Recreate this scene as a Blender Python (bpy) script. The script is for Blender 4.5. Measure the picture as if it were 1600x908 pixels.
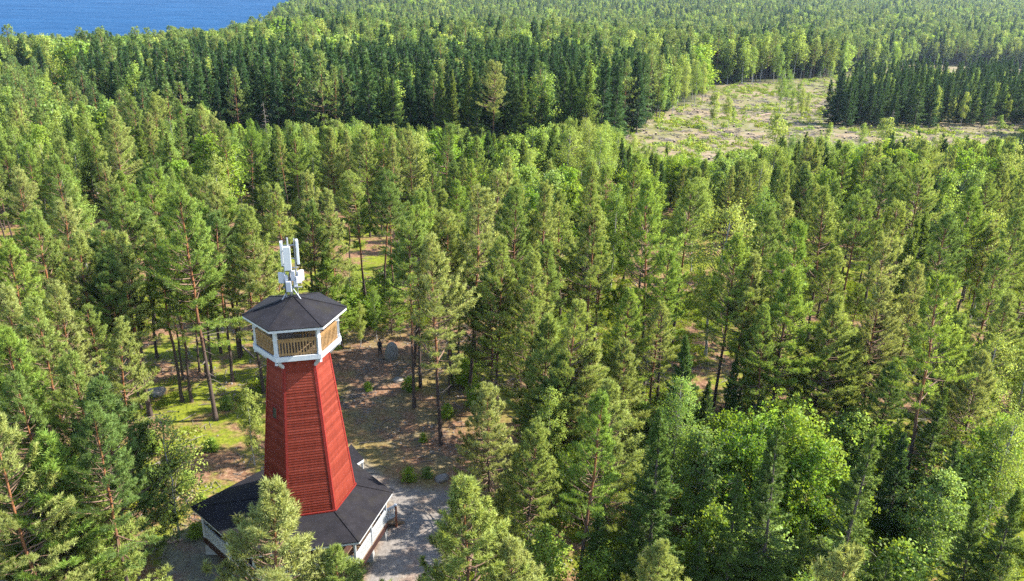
import bpy, bmesh, math, random
import numpy as np
from mathutils import Vector, Matrix

R = math.radians
scene = bpy.context.scene
for o in list(bpy.data.objects):
    bpy.data.objects.remove(o)
COL = scene.collection
rng = np.random.default_rng(11)
random.seed(5)

# ------------------------------------------------------------------ camera, sky, sun, exposure
FPX, PITCH, ROLL, CAMZ = 1296.0, R(21.9), 0.022, 36.3          # focal length in pixels of a 1600 px wide frame
cam = bpy.data.objects.new('camera', bpy.data.cameras.new('camera'))
COL.objects.link(cam)
cam.data.sensor_width = 36.0
cam.data.lens = FPX / 1600 * 36.0
cam.data.clip_start, cam.data.clip_end = 0.5, 20000
_c, _s = math.cos(PITCH), math.sin(PITCH)
fwd = Vector((0, _c, -_s)); up0 = Vector((0, _s, _c)); rt0 = Vector((1, 0, 0))
rt = rt0 * math.cos(ROLL) + up0 * math.sin(ROLL)
up = up0 * math.cos(ROLL) - rt0 * math.sin(ROLL)
M = Matrix((rt, up, -fwd)).transposed().to_4x4()
M.translation = (0, 0, CAMZ)
cam.matrix_world = M
scene.camera = cam

SUN_AZ, SUN_EL = R(9), R(42)                                  # azimuth measured from +X towards +Y
world = bpy.data.worlds.new("World"); scene.world = world
world.use_nodes = True
wn = world.node_tree
for n in list(wn.nodes): wn.nodes.remove(n)
wo = wn.nodes.new('ShaderNodeOutputWorld'); wb = wn.nodes.new('ShaderNodeBackground')
ws = wn.nodes.new('ShaderNodeTexSky'); ws.sky_type = 'NISHITA'; ws.sun_disc = False
ws.sun_elevation = SUN_EL; ws.sun_rotation = math.pi / 2 - SUN_AZ
ws.air_density = 1.0; ws.dust_density = 0.6
wb.inputs['Strength'].default_value = 0.15
wn.links.new(ws.outputs[0], wb.inputs['Color']); wn.links.new(wb.outputs[0], wo.inputs['Surface'])
sun = bpy.data.objects.new('sun', bpy.data.lights.new('sun', 'SUN'))
sun.data.energy = 4.8; sun.data.angle = R(0.5); sun.data.color = (1.0, 0.95, 0.86)
_sd = Vector((math.cos(SUN_AZ) * math.cos(SUN_EL), math.sin(SUN_AZ) * math.cos(SUN_EL), math.sin(SUN_EL)))
sun.rotation_euler = _sd.to_track_quat('Z', 'Y').to_euler(); sun.location = (60, 60, 120)
COL.objects.link(sun)
vs = scene.view_settings
vs.view_transform = 'Standard'; vs.look = 'None'; vs.gamma = 1; vs.use_curve_mapping = False
vs.exposure = 1.85
cy = scene.cycles
cy.max_bounces = 8; cy.diffuse_bounces = 5; cy.glossy_bounces = 2; cy.transmission_bounces = 5
cy.transparent_max_bounces = 8; cy.volume_bounces = 0
cy.caustics_reflective = False; cy.caustics_refractive = False
cy.use_denoising = False

# ------------------------------------------------------------------ pixel rays (1600x908 frame) used to find real world places
def ray(u, v):
    a0, b0 = u - 800, v - 454
    a = (a0 * math.cos(ROLL) + b0 * math.sin(ROLL)) / FPX
    b = (-a0 * math.sin(ROLL) + b0 * math.cos(ROLL)) / FPX
    return np.array([a, _c - b * _s, -_s - b * _c])
def atz(u, v, z):
    d = ray(u, v); t = (z - CAMZ) / d[2]
    return np.array([0, 0, CAMZ]) + t * d
def aty(u, v, y):
    d = ray(u, v)
    return np.array([0, 0, CAMZ]) + y / d[1] * d
def project(x, y, z):
    dz = z - CAMZ
    zf = y * _c - dz * _s; yu = y * _s + dz * _c
    zf = np.where(zf > 0.1, zf, 0.1)
    a, b = FPX * x / zf, -FPX * yu / zf
    return (800 + a * math.cos(ROLL) - b * math.sin(ROLL), 454 + a * math.sin(ROLL) + b * math.cos(ROLL), zf)

# ------------------------------------------------------------------ terrain
_RP = np.random.default_rng(77)
_W = [(_RP.normal(size=2), _RP.uniform(0, 6.28)) for _ in range(40)]
def wob(x, y, L, k0=0, n=6):
    """smooth noise about -1..1 with features about L metres"""
    s = 0
    for i in range(n):
        w, p = _W[(k0 + i) % 40]
        s = s + np.sin((w[0] * x + w[1] * y) * 3.2 / L * (0.7 + 0.25 * i) + p + k0)
    return s / n * 1.6
def lake_depth(x, y):
    """positive on the lake"""
    d = np.hypot(x, y); az = np.degrees(np.arctan2(x, y))
    edge_az = -15.4 - 1.3 * np.sin(d / 120.0) - np.clip((820 - d) / 100, 0, 3) * 0.9
    side = (edge_az - az) * d * 0.0175
    near = d - (585 + 22 * np.sin(az * 0.55) + 12 * np.sin(az * 1.7))
    far = 3200 - d
    return np.minimum(np.minimum(side, near), far)
def ground_z(x, y):
    x = np.asarray(x, float); y = np.asarray(y, float)
    r = np.hypot(x + 4, y - 52)
    z = np.interp(r, [0, 40, 75, 120, 200, 290, 390, 520, 700, 9000], [0, 0, -0.8, -3, -7.5, -12, -16, -27, -34, -34])
    k = np.clip((r - 60) / 200, 0, 1)
    z = z + k * 1.6 * wob(x, y, 90, 3) + np.clip((r - 12) / 40, 0, 1) * 0.22 * wob(x, y, 9, 11)
    ld = lake_depth(x, y)
    t = np.clip((ld + 60) / 90, 0, 1)
    return z * (1 - t) + t * (-42)
LAKE_Z = -36.0
def on_ground(u, v, hgt=0.0):
    """march a pixel ray to hgt metres above the ground"""
    d = ray(u, v); d = d / np.linalg.norm(d)
    if d[2] > -0.003: return None
    t = np.concatenate([np.arange(20, 400, 0.25), np.arange(400, 3000, 2.0)])
    p = np.array([0, 0, CAMZ])[None] + t[:, None] * d[None]
    below = p[:, 2] < ground_z(p[:, 0], p[:, 1]) + hgt
    if not below.any(): return None
    return p[np.argmax(below)]

def in_poly(u, v, poly):
    u = np.asarray(u, float); v = np.asarray(v, float)
    inside = np.zeros(u.shape, bool); n = len(poly)
    for i in range(n):
        x1, y1 = poly[i]; x2, y2 = poly[(i + 1) % n]
        c = ((y1 > v) != (y2 > v)) & (u < (x2 - x1) * (v - y1) / ((y2 - y1) if y2 != y1 else 1e-9) + x1)
        inside ^= c
    return inside

# ground polygons (traced where the ground stands in view)
CLEARCUT = [(965, 212), (1005, 185), (1085, 158), (1112, 132), (1200, 128), (1290, 122), (1385, 106), (1440, 98), (1520, 104), (1640, 108),
            (1640, 285), (1560, 280), (1450, 282), (1320, 284), (1200, 290), (1080, 290), (1000, 270), (960, 240)]
YOUNGSPRUCE = [(1282, 198), (1300, 170), (1345, 148), (1450, 140), (1640, 142), (1640, 193), (1480, 196), (1380, 200)]
DARKSPRUCE = [(165, 218), (170, 176), (330, 168), (560, 160), (800, 158), (985, 172), (1000, 190), (960, 240), (900, 262), (640, 262), (420, 246), (170, 240)]
YOUNGLEFT = [(-60, 330), (-60, 165), (90, 158), (165, 178), (168, 232), (330, 262), (360, 330)]
MEADOW1 = [(722, 62), (738, 55), (792, 53), (815, 60), (790, 68), (730, 70)]
MEADOW2 = [(1170, 16), (1180, 3), (1240, 3), (1235, 14)]
FARFIELD = [(1310, 24), (1330, 8), (1640, 10), (1640, 30), (1480, 36), (1400, 30)]
GLADE = [(535, 500), (640, 500), (690, 560), (800, 640), (800, 740), (760, 800), (700, 930), (560, 930), (600, 830), (540, 700), (520, 560)]
PATH = [(560, 930), (590, 850), (612, 815), (604, 790), (560, 740), (540, 700), (600, 745), (640, 760), (730, 770), (760, 800), (700, 815), (690, 930)]
ROCKPATH = [(548, 590), (560, 540), (640, 530), (640, 590), (700, 680), (720, 740), (620, 735), (545, 660)]
YARD = [(255, 930), (255, 850), (300, 820), (345, 870), (420, 930)]

# ------------------------------------------------------------------ material helpers
def nt(name):
    m = bpy.data.materials.new(name); m.use_nodes = True
    t = m.node_tree
    for n in list(t.nodes): t.nodes.remove(n)
    out = t.nodes.new('ShaderNodeOutputMaterial')
    return m, t, out
def node(t, typ, **kw):
    n = t.nodes.new(typ)
    for k, v in kw.items():
        if k in ('operation', 'blend_type', 'data_type', 'attribute_name', 'noise_dimensions', 'wave_type', 'bands_direction', 'feature', 'clamp', 'interpolation_type'):
            setattr(n, k, v)
        else:
            n.inputs[k].default_value = v
    return n
def ramp(t, fac, stops):
    r = t.nodes.new('ShaderNodeValToRGB')
    el = r.color_ramp.elements
    while len(el) > 1: el.remove(el[-1])
    el[0].position = stops[0][0]; el[0].color = (*stops[0][1], 1)
    for p, c in stops[1:]:
        e = el.new(p); e.color = (*c, 1)
    t.links.new(fac, r.inputs['Fac'])
    return r.outputs['Color']
def mixc(t, fac, a, b, mode='MIX'):
    n = t.nodes.new('ShaderNodeMix'); n.data_type = 'RGBA'; n.blend_type = mode
    for s, v in ((0, fac), (6, a), (7, b)):
        if isinstance(v, (int, float)): n.inputs[s].default_value = v
        elif isinstance(v, tuple): n.inputs[s].default_value = (*v, 1) if len(v) == 3 else v
        else: t.links.new(v, n.inputs[s])
    return n.outputs[2]
def mth(t, op, a, b=None, c=None, clamp=False):
    n = t.nodes.new('ShaderNodeMath'); n.operation = op; n.use_clamp = clamp
    for i, v in enumerate((a, b, c)):
        if v is None: continue
        if isinstance(v, (int, float)): n.inputs[i].default_value = v
        else: t.links.new(v, n.inputs[i])
    return n.outputs[0]
def noise(t, vec, scale, detail=4, rough=0.55):
    n = t.nodes.new('ShaderNodeTexNoise'); n.inputs['Scale'].default_value = scale
    n.inputs['Detail'].default_value = detail; n.inputs['Roughness'].default_value = rough
    if vec is not None: t.links.new(vec, n.inputs['Vector'])
    return n.outputs['Fac']
def objco(t):
    return t.nodes.new('ShaderNodeTexCoord').outputs['Object']

def leaf_mat(name, cols, transl=0.3, spread=0.5, tcol=(1.25, 1.2, 0.6), outward=2.0):
    """foliage: colour differs from tree to tree and from leaf to leaf; light passes through the leaves"""
    m, t, out = nt(name)
    oi = t.nodes.new('ShaderNodeObjectInfo'); ge = t.nodes.new('ShaderNodeNewGeometry')
    base = ramp(t, oi.outputs['Random'], [(i / (len(cols) - 1), c) for i, c in enumerate(cols)])
    br = mth(t, 'MULTIPLY_ADD', ge.outputs['Random Per Island'], spread, 1 - spread * 0.5)
    h = t.nodes.new('ShaderNodeHueSaturation'); t.links.new(base, h.inputs['Color']); t.links.new(br, h.inputs['Value'])
    hu = mth(t, 'MULTIPLY_ADD', ge.outputs['Random Per Island'], 0.03, 0.485); t.links.new(hu, h.inputs['Hue'])
    # a spray of needles is rounder than its flat faces: lean the shading normal outwards from the stem
    sx = t.nodes.new('ShaderNodeVectorMath'); sx.operation = 'MULTIPLY'; t.links.new(objco(t), sx.inputs[0]); sx.inputs[1].default_value = (1, 1, 0.0)
    sa = t.nodes.new('ShaderNodeVectorMath'); sa.operation = 'ADD'; t.links.new(sx.outputs[0], sa.inputs[0]); sa.inputs[1].default_value = (0, 0, 0.8)
    vt = t.nodes.new('ShaderNodeVectorTransform'); vt.vector_type = 'NORMAL'; vt.convert_from = 'OBJECT'; vt.convert_to = 'WORLD'; t.links.new(sa.outputs[0], vt.inputs[0])
    vn = t.nodes.new('ShaderNodeVectorMath'); vn.operation = 'NORMALIZE'; t.links.new(vt.outputs[0], vn.inputs[0])
    vs_ = t.nodes.new('ShaderNodeVectorMath'); vs_.operation = 'SCALE'; t.links.new(vn.outputs[0], vs_.inputs[0]); vs_.inputs['Scale'].default_value = outward
    va = t.nodes.new('ShaderNodeVectorMath'); va.operation = 'ADD'; t.links.new(vs_.outputs[0], va.inputs[0]); t.links.new(ge.outputs['Normal'], va.inputs[1])
    nn = t.nodes.new('ShaderNodeVectorMath'); nn.operation = 'NORMALIZE'; t.links.new(va.outputs[0], nn.inputs[0])
    d = t.nodes.new('ShaderNodeBsdfDiffuse'); t.links.new(nn.outputs[0], d.inputs['Normal']); t.links.new(h.outputs[0], d.inputs['Color'])
    tr = t.nodes.new('ShaderNodeBsdfTranslucent')
    t.links.new(mixc(t, 1.0, h.outputs[0], tcol, 'MULTIPLY'), tr.inputs['Color'])
    mx = t.nodes.new('ShaderNodeMixShader'); mx.inputs[0].default_value = transl
    t.links.new(d.outputs[0], mx.inputs[1]); t.links.new(tr.outputs[0], mx.inputs[2])
    gl = t.nodes.new('ShaderNodeBsdfGlossy'); gl.inputs['Roughness'].default_value = 0.5; gl.inputs['Color'].default_value = (0.9, 0.95, 0.9, 1)
    m2 = t.nodes.new('ShaderNodeMixShader'); m2.inputs[0].default_value = 0.012
    t.links.new(mx.outputs[0], m2.inputs[1]); t.links.new(gl.outputs[0], m2.inputs[2])
    t.links.new(m2.outputs[0], out.inputs['Surface'])
    return m
def plain(name, c1, c2, scale=6, rough=0.7, detail=5, bump=0.0, stretch=None, spec=0.3):
    m, t, out = nt(name)
    v = objco(t)
    if stretch:
        mp = t.nodes.new('ShaderNodeMapping'); mp.inputs['Scale'].default_value = stretch
        t.links.new(v, mp.inputs['Vector']); v = mp.outputs[0]
    f = noise(t, v, scale, detail)
    p = t.nodes.new('ShaderNodeBsdfPrincipled'); p.inputs['Roughness'].default_value = rough
    p.inputs['Specular IOR Level'].default_value = spec
    t.links.new(ramp(t, f, [(0.3, c1), (0.7, c2)]), p.inputs['Base Color'])
    if bump:
        b = t.nodes.new('ShaderNodeBump'); b.inputs['Strength'].default_value = bump; b.inputs['Distance'].default_value = 0.05
        t.links.new(f, b.inputs['Height']); t.links.new(b.outputs[0], p.inputs['Normal'])
    t.links.new(p.outputs[0], out.inputs['Surface'])
    return m

def bark_mat(name, low, high, z0, z1):
    """bark whose colour really changes up the stem"""
    m, t, out = nt(name)
    v = objco(t); sx = t.nodes.new('ShaderNodeSeparateXYZ'); t.links.new(v, sx.inputs[0])
    n = noise(t, v, 5, 4)
    f = mth(t, 'ADD', mth(t, 'MULTIPLY', mth(t, 'SUBTRACT', sx.outputs[2], z0), 1 / (z1 - z0)), mth(t, 'MULTIPLY_ADD', n, 0.8, -0.4), clamp=True)
    c = ramp(t, f, [(0.0, low), (1.0, high)])
    c = mixc(t, 0.6, c, ramp(t, noise(t, v, 18, 3), [(0.3, (0.55, 0.55, 0.55)), (0.7, (1.25, 1.25, 1.25))]), 'MULTIPLY')
    p = t.nodes.new('ShaderNodeBsdfPrincipled'); p.inputs['Roughness'].default_value = 0.9; p.inputs['Specular IOR Level'].default_value = 0.1
    t.links.new(c, p.inputs['Base Color']); t.links.new(p.outputs[0], out.inputs['Surface'])
    return m

MAT = {}
MAT['pine_needle'] = leaf_mat('pine_needle', [(0.130, 0.195, 0.052), (0.200, 0.268, 0.062), (0.270, 0.318, 0.078), (0.300, 0.322, 0.105), (0.190, 0.285, 0.050), (0.235, 0.312, 0.056)], 0.42)
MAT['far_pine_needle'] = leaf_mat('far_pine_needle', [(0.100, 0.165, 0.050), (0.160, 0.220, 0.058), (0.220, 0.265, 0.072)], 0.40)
MAT['spruce_needle'] = leaf_mat('spruce_needle', [(0.056, 0.105, 0.028), (0.095, 0.150, 0.030), (0.165, 0.215, 0.038)], 0.36)
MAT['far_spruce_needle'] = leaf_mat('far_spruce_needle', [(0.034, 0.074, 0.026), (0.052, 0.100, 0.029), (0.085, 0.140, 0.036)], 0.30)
MAT['birch_leaf'] = leaf_mat('birch_leaf', [(0.180, 0.275, 0.056), (0.245, 0.320, 0.062), (0.300, 0.345, 0.080)], 0.46)
MAT['broad_leaf'] = leaf_mat('broad_leaf', [(0.165, 0.275, 0.030), (0.235, 0.320, 0.032), (0.185, 0.265, 0.065)], 0.46)
MAT['shrub_leaf'] = leaf_mat('shrub_leaf', [(0.150, 0.210, 0.014), (0.190, 0.230, 0.014), (0.120, 0.190, 0.018)], 0.38)
MAT['dead_twig'] = plain('dead_twig', (0.10, 0.08, 0.065), (0.19, 0.16, 0.135), 4)
MAT['pine_bark'] = bark_mat('pine_bark', (0.075, 0.055, 0.045), (0.22, 0.095, 0.042), 5.0, 9.5)
MAT['pine_branch'] = plain('pine_branch', (0.11, 0.065, 0.04), (0.18, 0.115, 0.075), 5)
MAT['spruce_bark'] = plain('spruce_bark', (0.05, 0.04, 0.033), (0.10, 0.08, 0.066), 8, 0.95, bump=0.4)
MAT['birch_bark'] = plain('birch_bark', (0.16, 0.145, 0.13), (0.44, 0.43, 0.40), 3.0, 0.8, stretch=(1, 1, 2.5))
MAT['birch_twig'] = plain('birch_twig', (0.045, 0.034, 0.028), (0.10, 0.082, 0.07), 5)
MAT['aspen_bark'] = plain('aspen_bark', (0.16, 0.16, 0.12), (0.28, 0.27, 0.20), 4, 0.9)

# ------------------------------------------------------------------ mesh helpers
def mesh_np(name, V, F, mats, mat_idx=None, smooth=False):
    """V (n,3); F list of arrays (m,k): faces of k corners"""
    me = bpy.data.meshes.new(name)
    V = np.asarray(V, np.float32)
    me.vertices.add(len(V)); me.vertices.foreach_set('co', V.ravel())
    idx = np.concatenate([f.ravel() for f in F]).astype(np.int32)
    cnt = np.concatenate([np.full(len(f), f.shape[1], np.int32) for f in F])
    st = np.concatenate([[0], np.cumsum(cnt)[:-1]]).astype(np.int32)
    me.loops.add(len(idx)); me.loops.foreach_set('vertex_index', idx)
    me.polygons.add(len(cnt)); me.polygons.foreach_set('loop_start', st)
    if mat_idx is not None: me.polygons.foreach_set('material_index', np.asarray(mat_idx, np.int32))
    if smooth: me.polygons.foreach_set('use_smooth', np.ones(len(cnt), bool))
    for m in mats: me.materials.append(m)
    me.update(calc_edges=True)
    return me
def link(name, me, parent=None, loc=None):
    o = bpy.data.objects.new(name, me); COL.objects.link(o)
    if parent is not None: o.parent = parent
    if loc is not None: o.location = loc
    return o
def tag(o, label=None, cat=None, group=None, kind=None):
    if label: o['label'] = label
    if cat: o['category'] = cat
    if group: o['group'] = group
    if kind: o['kind'] = kind
    return o
def empty(name, loc=(0, 0, 0), label=None, cat=None, group=None):
    o = bpy.data.objects.new(name, None); COL.objects.link(o); o.location = loc
    o.empty_display_size = 0.3
    return tag(o, label, cat, group)

class MB:
    """collects solids and builds ONE mesh"""
    def __init__(s): s.v = []; s.f = []; s.n = 0
    def add(s, V, F):
        s.v.append(np.asarray(V, float)); s.f += [[i + s.n for i in f] for f in F]; s.n += len(V)
    def beam(s, a, b, w, h, upv=(0, 0, 1)):
        a = Vector(a); b = Vector(b); d = (b - a).normalized(); u = Vector(upv)
        x = d.cross(u)
        if x.length < 1e-4: x = d.cross(Vector((1, 0, 0)))
        x.normalize(); y = x.cross(d)
        P = []
        for e in (a, b):
            for sx, sy in ((-1, -1), (1, -1), (1, 1), (-1, 1)):
                P.append(e + x * (sx * w / 2) + y * (sy * h / 2))
        s.add([list(p) for p in P], [(3, 2, 1, 0), (4, 5, 6, 7), (0, 1, 5, 4), (1, 2, 6, 5), (2, 3, 7, 6), (3, 0, 4, 7)])
    def prism(s, poly, z0, z1, poly2=None):
        p2 = poly2 if poly2 is not None else poly; n = len(poly)
        V = [(p[0], p[1], z0) for p in poly] + [(p[0], p[1], z1) for p in p2]
        F = [tuple(reversed(range(n))), tuple(range(n, 2 * n))] + [(i, (i + 1) % n, n + (i + 1) % n, n + i) for i in range(n)]
        s.add(V, F)
    def tube(s, pts, rad, n=8):
        V, F = tube(np.array(pts, float), np.array(rad, float), n)
        s.add(V, [tuple(f) for f in F] + [tuple(range(n - 1, -1, -1)), tuple(range(len(V) - n, len(V)))])
    def build(s, name, mat, parent=None, bevel=0, smooth=False):
        me = bpy.data.meshes.new(name)
        me.from_pydata(np.concatenate(s.v).tolist(), [], s.f); me.materials.append(mat)
        if smooth: me.polygons.foreach_set('use_smooth', np.ones(len(me.polygons), bool))
        me.update()
        o = link(name, me, parent)
        if bevel:
            b = o.modifiers.new('bevel', 'BEVEL'); b.width = bevel; b.segments = 2; b.limit_method = 'ANGLE'
        return o

def tube(P, Rr, n):
    k = len(P)
    T = np.gradient(P, axis=0); T /= np.linalg.norm(T, axis=1, keepdims=True) + 1e-9
    ref = np.where(np.abs(T[:, 2:3]) > 0.9, [[1.0, 0, 0]], [[0, 0, 1.0]])
    X = np.cross(T, ref); X /= np.linalg.norm(X, axis=1, keepdims=True) + 1e-9
    Y = np.cross(T, X)
    a = np.arange(n) / n * 2 * np.pi
    V = P[:, None] + Rr[:, None, None] * (np.cos(a)[None, :, None] * X[:, None] + np.sin(a)[None, :, None] * Y[:, None])
    i = np.arange(k - 1)[:, None] * n; j = np.arange(n)[None]
    F = np.stack([i + j, i + (j + 1) % n, i + n + (j + 1) % n, i + n + j], -1).reshape(-1, 4)
    return V.reshape(-1, 3), F

class Geo:
    """fast collector for trees: quads (wood) and triangles / quads (leaves)"""
    def __init__(s): s.V = []; s.F = []; s.M = []; s.n = 0
    def add(s, V, F, m):
        s.V.append(V); s.F.append(F + s.n); s.M.append(np.full(len(F), m)); s.n += len(V)
    def mesh(s, name, mats):
        return mesh_np(name, np.concatenate(s.V), s.F, mats, np.concatenate(s.M))

def unit(a): return a / (np.linalg.norm(a, axis=-1, keepdims=True) + 1e-9)
def needles(g, rs, P, D, n, ln, wd, spread, upb, m):
    """n slim triangles from every point P leaving roughly along D"""
    k = len(P)
    d = unit(np.repeat(D, n, 0) + rs.normal(size=(k * n, 3)) * spread + np.array([0, 0, upb]))
    L = ln * rs.uniform(0.7, 1.25, (k * n, 1)); s = unit(np.cross(d, rs.normal(size=(k * n, 3)))) * wd * rs.uniform(0.7, 1.3, (k * n, 1))
    p = np.repeat(P, n, 0) + rs.normal(size=(k * n, 3)) * ln * 0.12
    V = np.stack([p - s * 0.5 + d * L * 0.25, p + s * 0.5 + d * L * 0.25, p + d * L], 1)
    g.add(V.reshape(-1, 3), np.arange(k * n * 3).reshape(-1, 3), m)
def leaves(g, rs, P, size, m, droop=0.3):
    k = len(P)
    d = unit(rs.normal(size=(k, 3)) + np.array([0, 0, -droop])); s = unit(np.cross(d, rs.normal(size=(k, 3))))
    L = size * rs.uniform(0.7, 1.3, (k, 1))
    V = np.stack([P, P + d * L * 0.5 + s * L * 0.36, P + d * L, P + d * L * 0.5 - s * L * 0.36], 1)
    g.add(V.reshape(-1, 3), np.arange(k * 4).reshape(-1, 4), m)

def branch_path(base, az, el0, el1, L, k=5):
    """curved branch: elevation runs from el0 to el1"""
    s = np.linspace(0, 1, k); el = el0 + (el1 - el0) * s
    dirs = np.stack([np.cos(el) * math.cos(az), np.cos(el) * math.sin(az), np.sin(el)], 1)
    P = np.zeros((k, 3)); P[0] = base
    for i in range(1, k): P[i] = P[i - 1] + dirs[i] * L / (k - 1)
    return P, dirs
def along(P, s):
    k = len(P) - 1; x = np.clip(s * k, 0, k - 1e-6); i = x.astype(int); f = (x - i)[:, None]
    return P[i] * (1 - f) + P[i + 1] * f

def trunk_mesh(name, rs, H, r0, wiggle, mat, dead=0, dead_rng=(0.2, 0.5), n=7, deadmat=None, rtop=0.25):
    k = 12; z = np.linspace(-0.4, H, k)
    off = np.cumsum(rs.normal(size=(k, 2)) * wiggle, 0); off -= off[0]
    off -= np.outer(np.linspace(0, 1, k), off[-1] * 0.6)
    P = np.column_stack([off, z]); rad = r0 * (1 - (1 - rtop) * np.linspace(0, 1, k) ** 0.9); rad[-1] = 0.015; rad[0] *= 1.35; rad[1] *= 1.05
    g = Geo(); V, F = tube(P, rad, n); g.add(V, F, 0)
    for i in range(dead):
        t = rs.uniform(*dead_rng); b = along(P, np.array([(t * H + 0.4) / (H + 0.4)]))[0]
        Q, _ = branch_path(b, rs.uniform(0, 6.28), rs.uniform(-0.4, 0.3), rs.uniform(-0.5, 0.5), rs.uniform(0.5, 1.7), 4)
        V, F = tube(Q, np.linspace(0.035, 0.01, 4), 3); g.add(V, F, 1)
    return g.mesh(name, [mat, deadmat or MAT['dead_twig']]), P

def make_pine(i, H, cb, rmax, detail=1.0, cone=0.8, full=1.0, name='pine'):
    rs = np.random.default_rng(100 + i)
    tm, TP = trunk_mesh(name + '_trunk', rs, H * 0.98, 0.0085 * H + 0.02, 0.05, MAT['pine_bark'], 9 if detail > 0.6 else 3, (min(0.22, cb * 0.5), cb + 0.05), 8 if detail > .6 else 5)
    g = Geo(); z = cb * H
    step = 0.36 / max(0.55, detail) if detail < 1 else 0.36
    PP = []; DD = []
    if cb < 0.2: full = 1.5
    lop, loa, ph = rs.uniform(0.05, 0.38 if cb > 0.2 else 0.15), rs.uniform(0, 6.28), rs.uniform(0, 6.28)
    while z < H * 0.985:
        t = (z / H - cb) / (1 - cb)
        prof = (1 + 0.24 * math.sin(z * 1.9 + ph) * (1 - t)) * ((1 - t) ** cone) * (0.55 + 0.45 * min(1, t / 0.22)) + 0.10
        nb = rs.integers(3, 6) + (1 if cb < 0.2 else 0)
        a0 = rs.uniform(0, 6.28)
        for b in range(nb):
            if rs.random() > (0.52 if t < 0.22 else 0.86) * full and t < 0.8: continue
            L = rmax * prof * rs.uniform(0.6, 1.18)
            az = a0 + b * 6.28 / nb + rs.normal() * 0.35
            L *= 1 + lop * math.cos(az - loa)
            el = 0.02 + 0.75 * t + rs.normal() * 0.12
            base = along(TP, np.array([(z + rs.normal() * 0.12 + 0.4) / (H * 0.98 + 0.4)]))[0]
            P, D = branch_path(base, az, el - 0.15, el + 0.5, L)
            V, F = tube(P, np.linspace(0.012 + 0.016 * L, 0.008, 5), 3); g.add(V, F, 0)
            nt_ = max(3, int((3 + 6.5 * L) * min(1, detail * 1.25)))
            s = rs.uniform(0.22, 1.0, nt_) ** 0.8; s[-1] = 1.0
            q = along(P, s); d = along(D, s)
            side = unit(np.cross(d, np.array([0, 0, 1.0]))) * np.where(rs.random(nt_) < 0.5, 1, -1)[:, None]
            tl = (0.16 + 0.30 * L * (1.08 - s)) * rs.uniform(0.6, 1.2, nt_)
            td = unit(d * 0.8 + side * rs.uniform(0.3, 1.1, (nt_, 1)) + np.array([0, 0, 0.32]))
            for w in ((1.0, 0.55) if detail > 0.6 else (1.0,)):
                PP.append(q + td * tl[:, None] * w); DD.append(td)
        z += step * rs.uniform(0.75, 1.3)
    P = np.concatenate(PP); D = np.concatenate(DD)
    if detail > 0.6: needles(g, rs, P, D, 12, 0.27, 0.042, 0.60, 0.30, 1)
    else: needles(g, rs, P, D, 4, 0.52, 0.17, 0.55, 0.30, 1)
    return tm, g.mesh(name + '_crown', [MAT['pine_branch'], MAT['pine_needle' if detail > 0.6 else 'far_pine_needle']])

def make_spruce(i, H, cb, rmax, detail=1.0, name='spruce', ragged=0.0):
    rs = np.random.default_rng(300 + i)
    tm, TP = trunk_mesh(name + '_trunk', rs, H * 0.99, 0.0085 * H + 0.02, 0.02, MAT['spruce_bark'], 8 if detail > .6 else 2, (0.04, cb + 0.15), 7 if detail > .6 else 5)
    g = Geo(); z = cb * H; PP = []; DD = []
    while z < H * 0.985:
        t = (z / H - cb) / (1 - cb)
        prof = (1 - t) ** 0.95 * (0.72 + 0.28 * min(1, t / 0.12)) + 0.02
        nb = rs.integers(4, 7) if detail > 0.6 else rs.integers(4, 6)
        vig = rs.uniform(0.78, 1.12)
        for b in range(nb):
            if rs.random() < ragged + 0.05: continue
            L = rmax * prof * vig * rs.uniform(0.55, 1.22) + 0.05; az = rs.uniform(0, 6.28)
            el = -0.42 + 1.05 * t ** 1.3 + rs.normal() * 0.12
            base = along(TP, np.array([(z + rs.normal() * 0.06 + 0.4) / (H * 0.99 + 0.4)]))[0]
            P, D = branch_path(base, az, el, el + 0.45, L)
            V, F = tube(P, np.linspace(0.008 + 0.012 * L, 0.005, 5), 3); g.add(V, F, 0)
            n = max(2, int((2 + 9 * L) * min(1, detail * 1.2)))
            s = np.linspace(0.15, 1.0, n); q = along(P, s); d = along(D, s)
            side = unit(np.cross(d, np.array([0, 0, 1.0]))) * np.where(np.arange(n) % 2 == 0, 1, -1)[:, None]
            tl = (0.32 * L * (1.05 - s) + 0.05) * rs.uniform(0.5, 1.2, n)
            td = unit(d * 0.85 + side * rs.uniform(0.3, 0.9, (n, 1)) + np.array([0, 0, -0.32]))
            PP.append(q); DD.append(unit(d + np.array([0, 0, -.12])))
            if L > 0.35:
                if detail > 0.6:
                    for w in (0.5, 1.0): PP.append(q + td * tl[:, None] * w); DD.append(td)
                else: PP.append(q + td * tl[:, None] * 0.8); DD.append(td)
        z += (0.40 if detail > 0.6 else 0.52) * rs.uniform(0.75, 1.25) * (1 - 0.45 * t)
    tipz = np.linspace(.95, .985, 5) * H
    P = np.concatenate(PP + [np.column_stack([np.full(5, TP[-1][0]), np.full(5, TP[-1][1]), tipz])]); D = np.concatenate(DD + [np.tile([0, 0, 1.0], (5, 1))])
    if detail > 0.6: needles(g, rs, P, D, 5, 0.23, 0.075, 0.33, -0.06, 1)
    else: needles(g, rs, P, D, 3, 0.40, 0.18, 0.33, -0.06, 1)
    return tm, g.mesh(name + '_crown', [MAT['spruce_bark'], MAT['spruce_needle' if detail > 0.6 else 'far_spruce_needle']])

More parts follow.
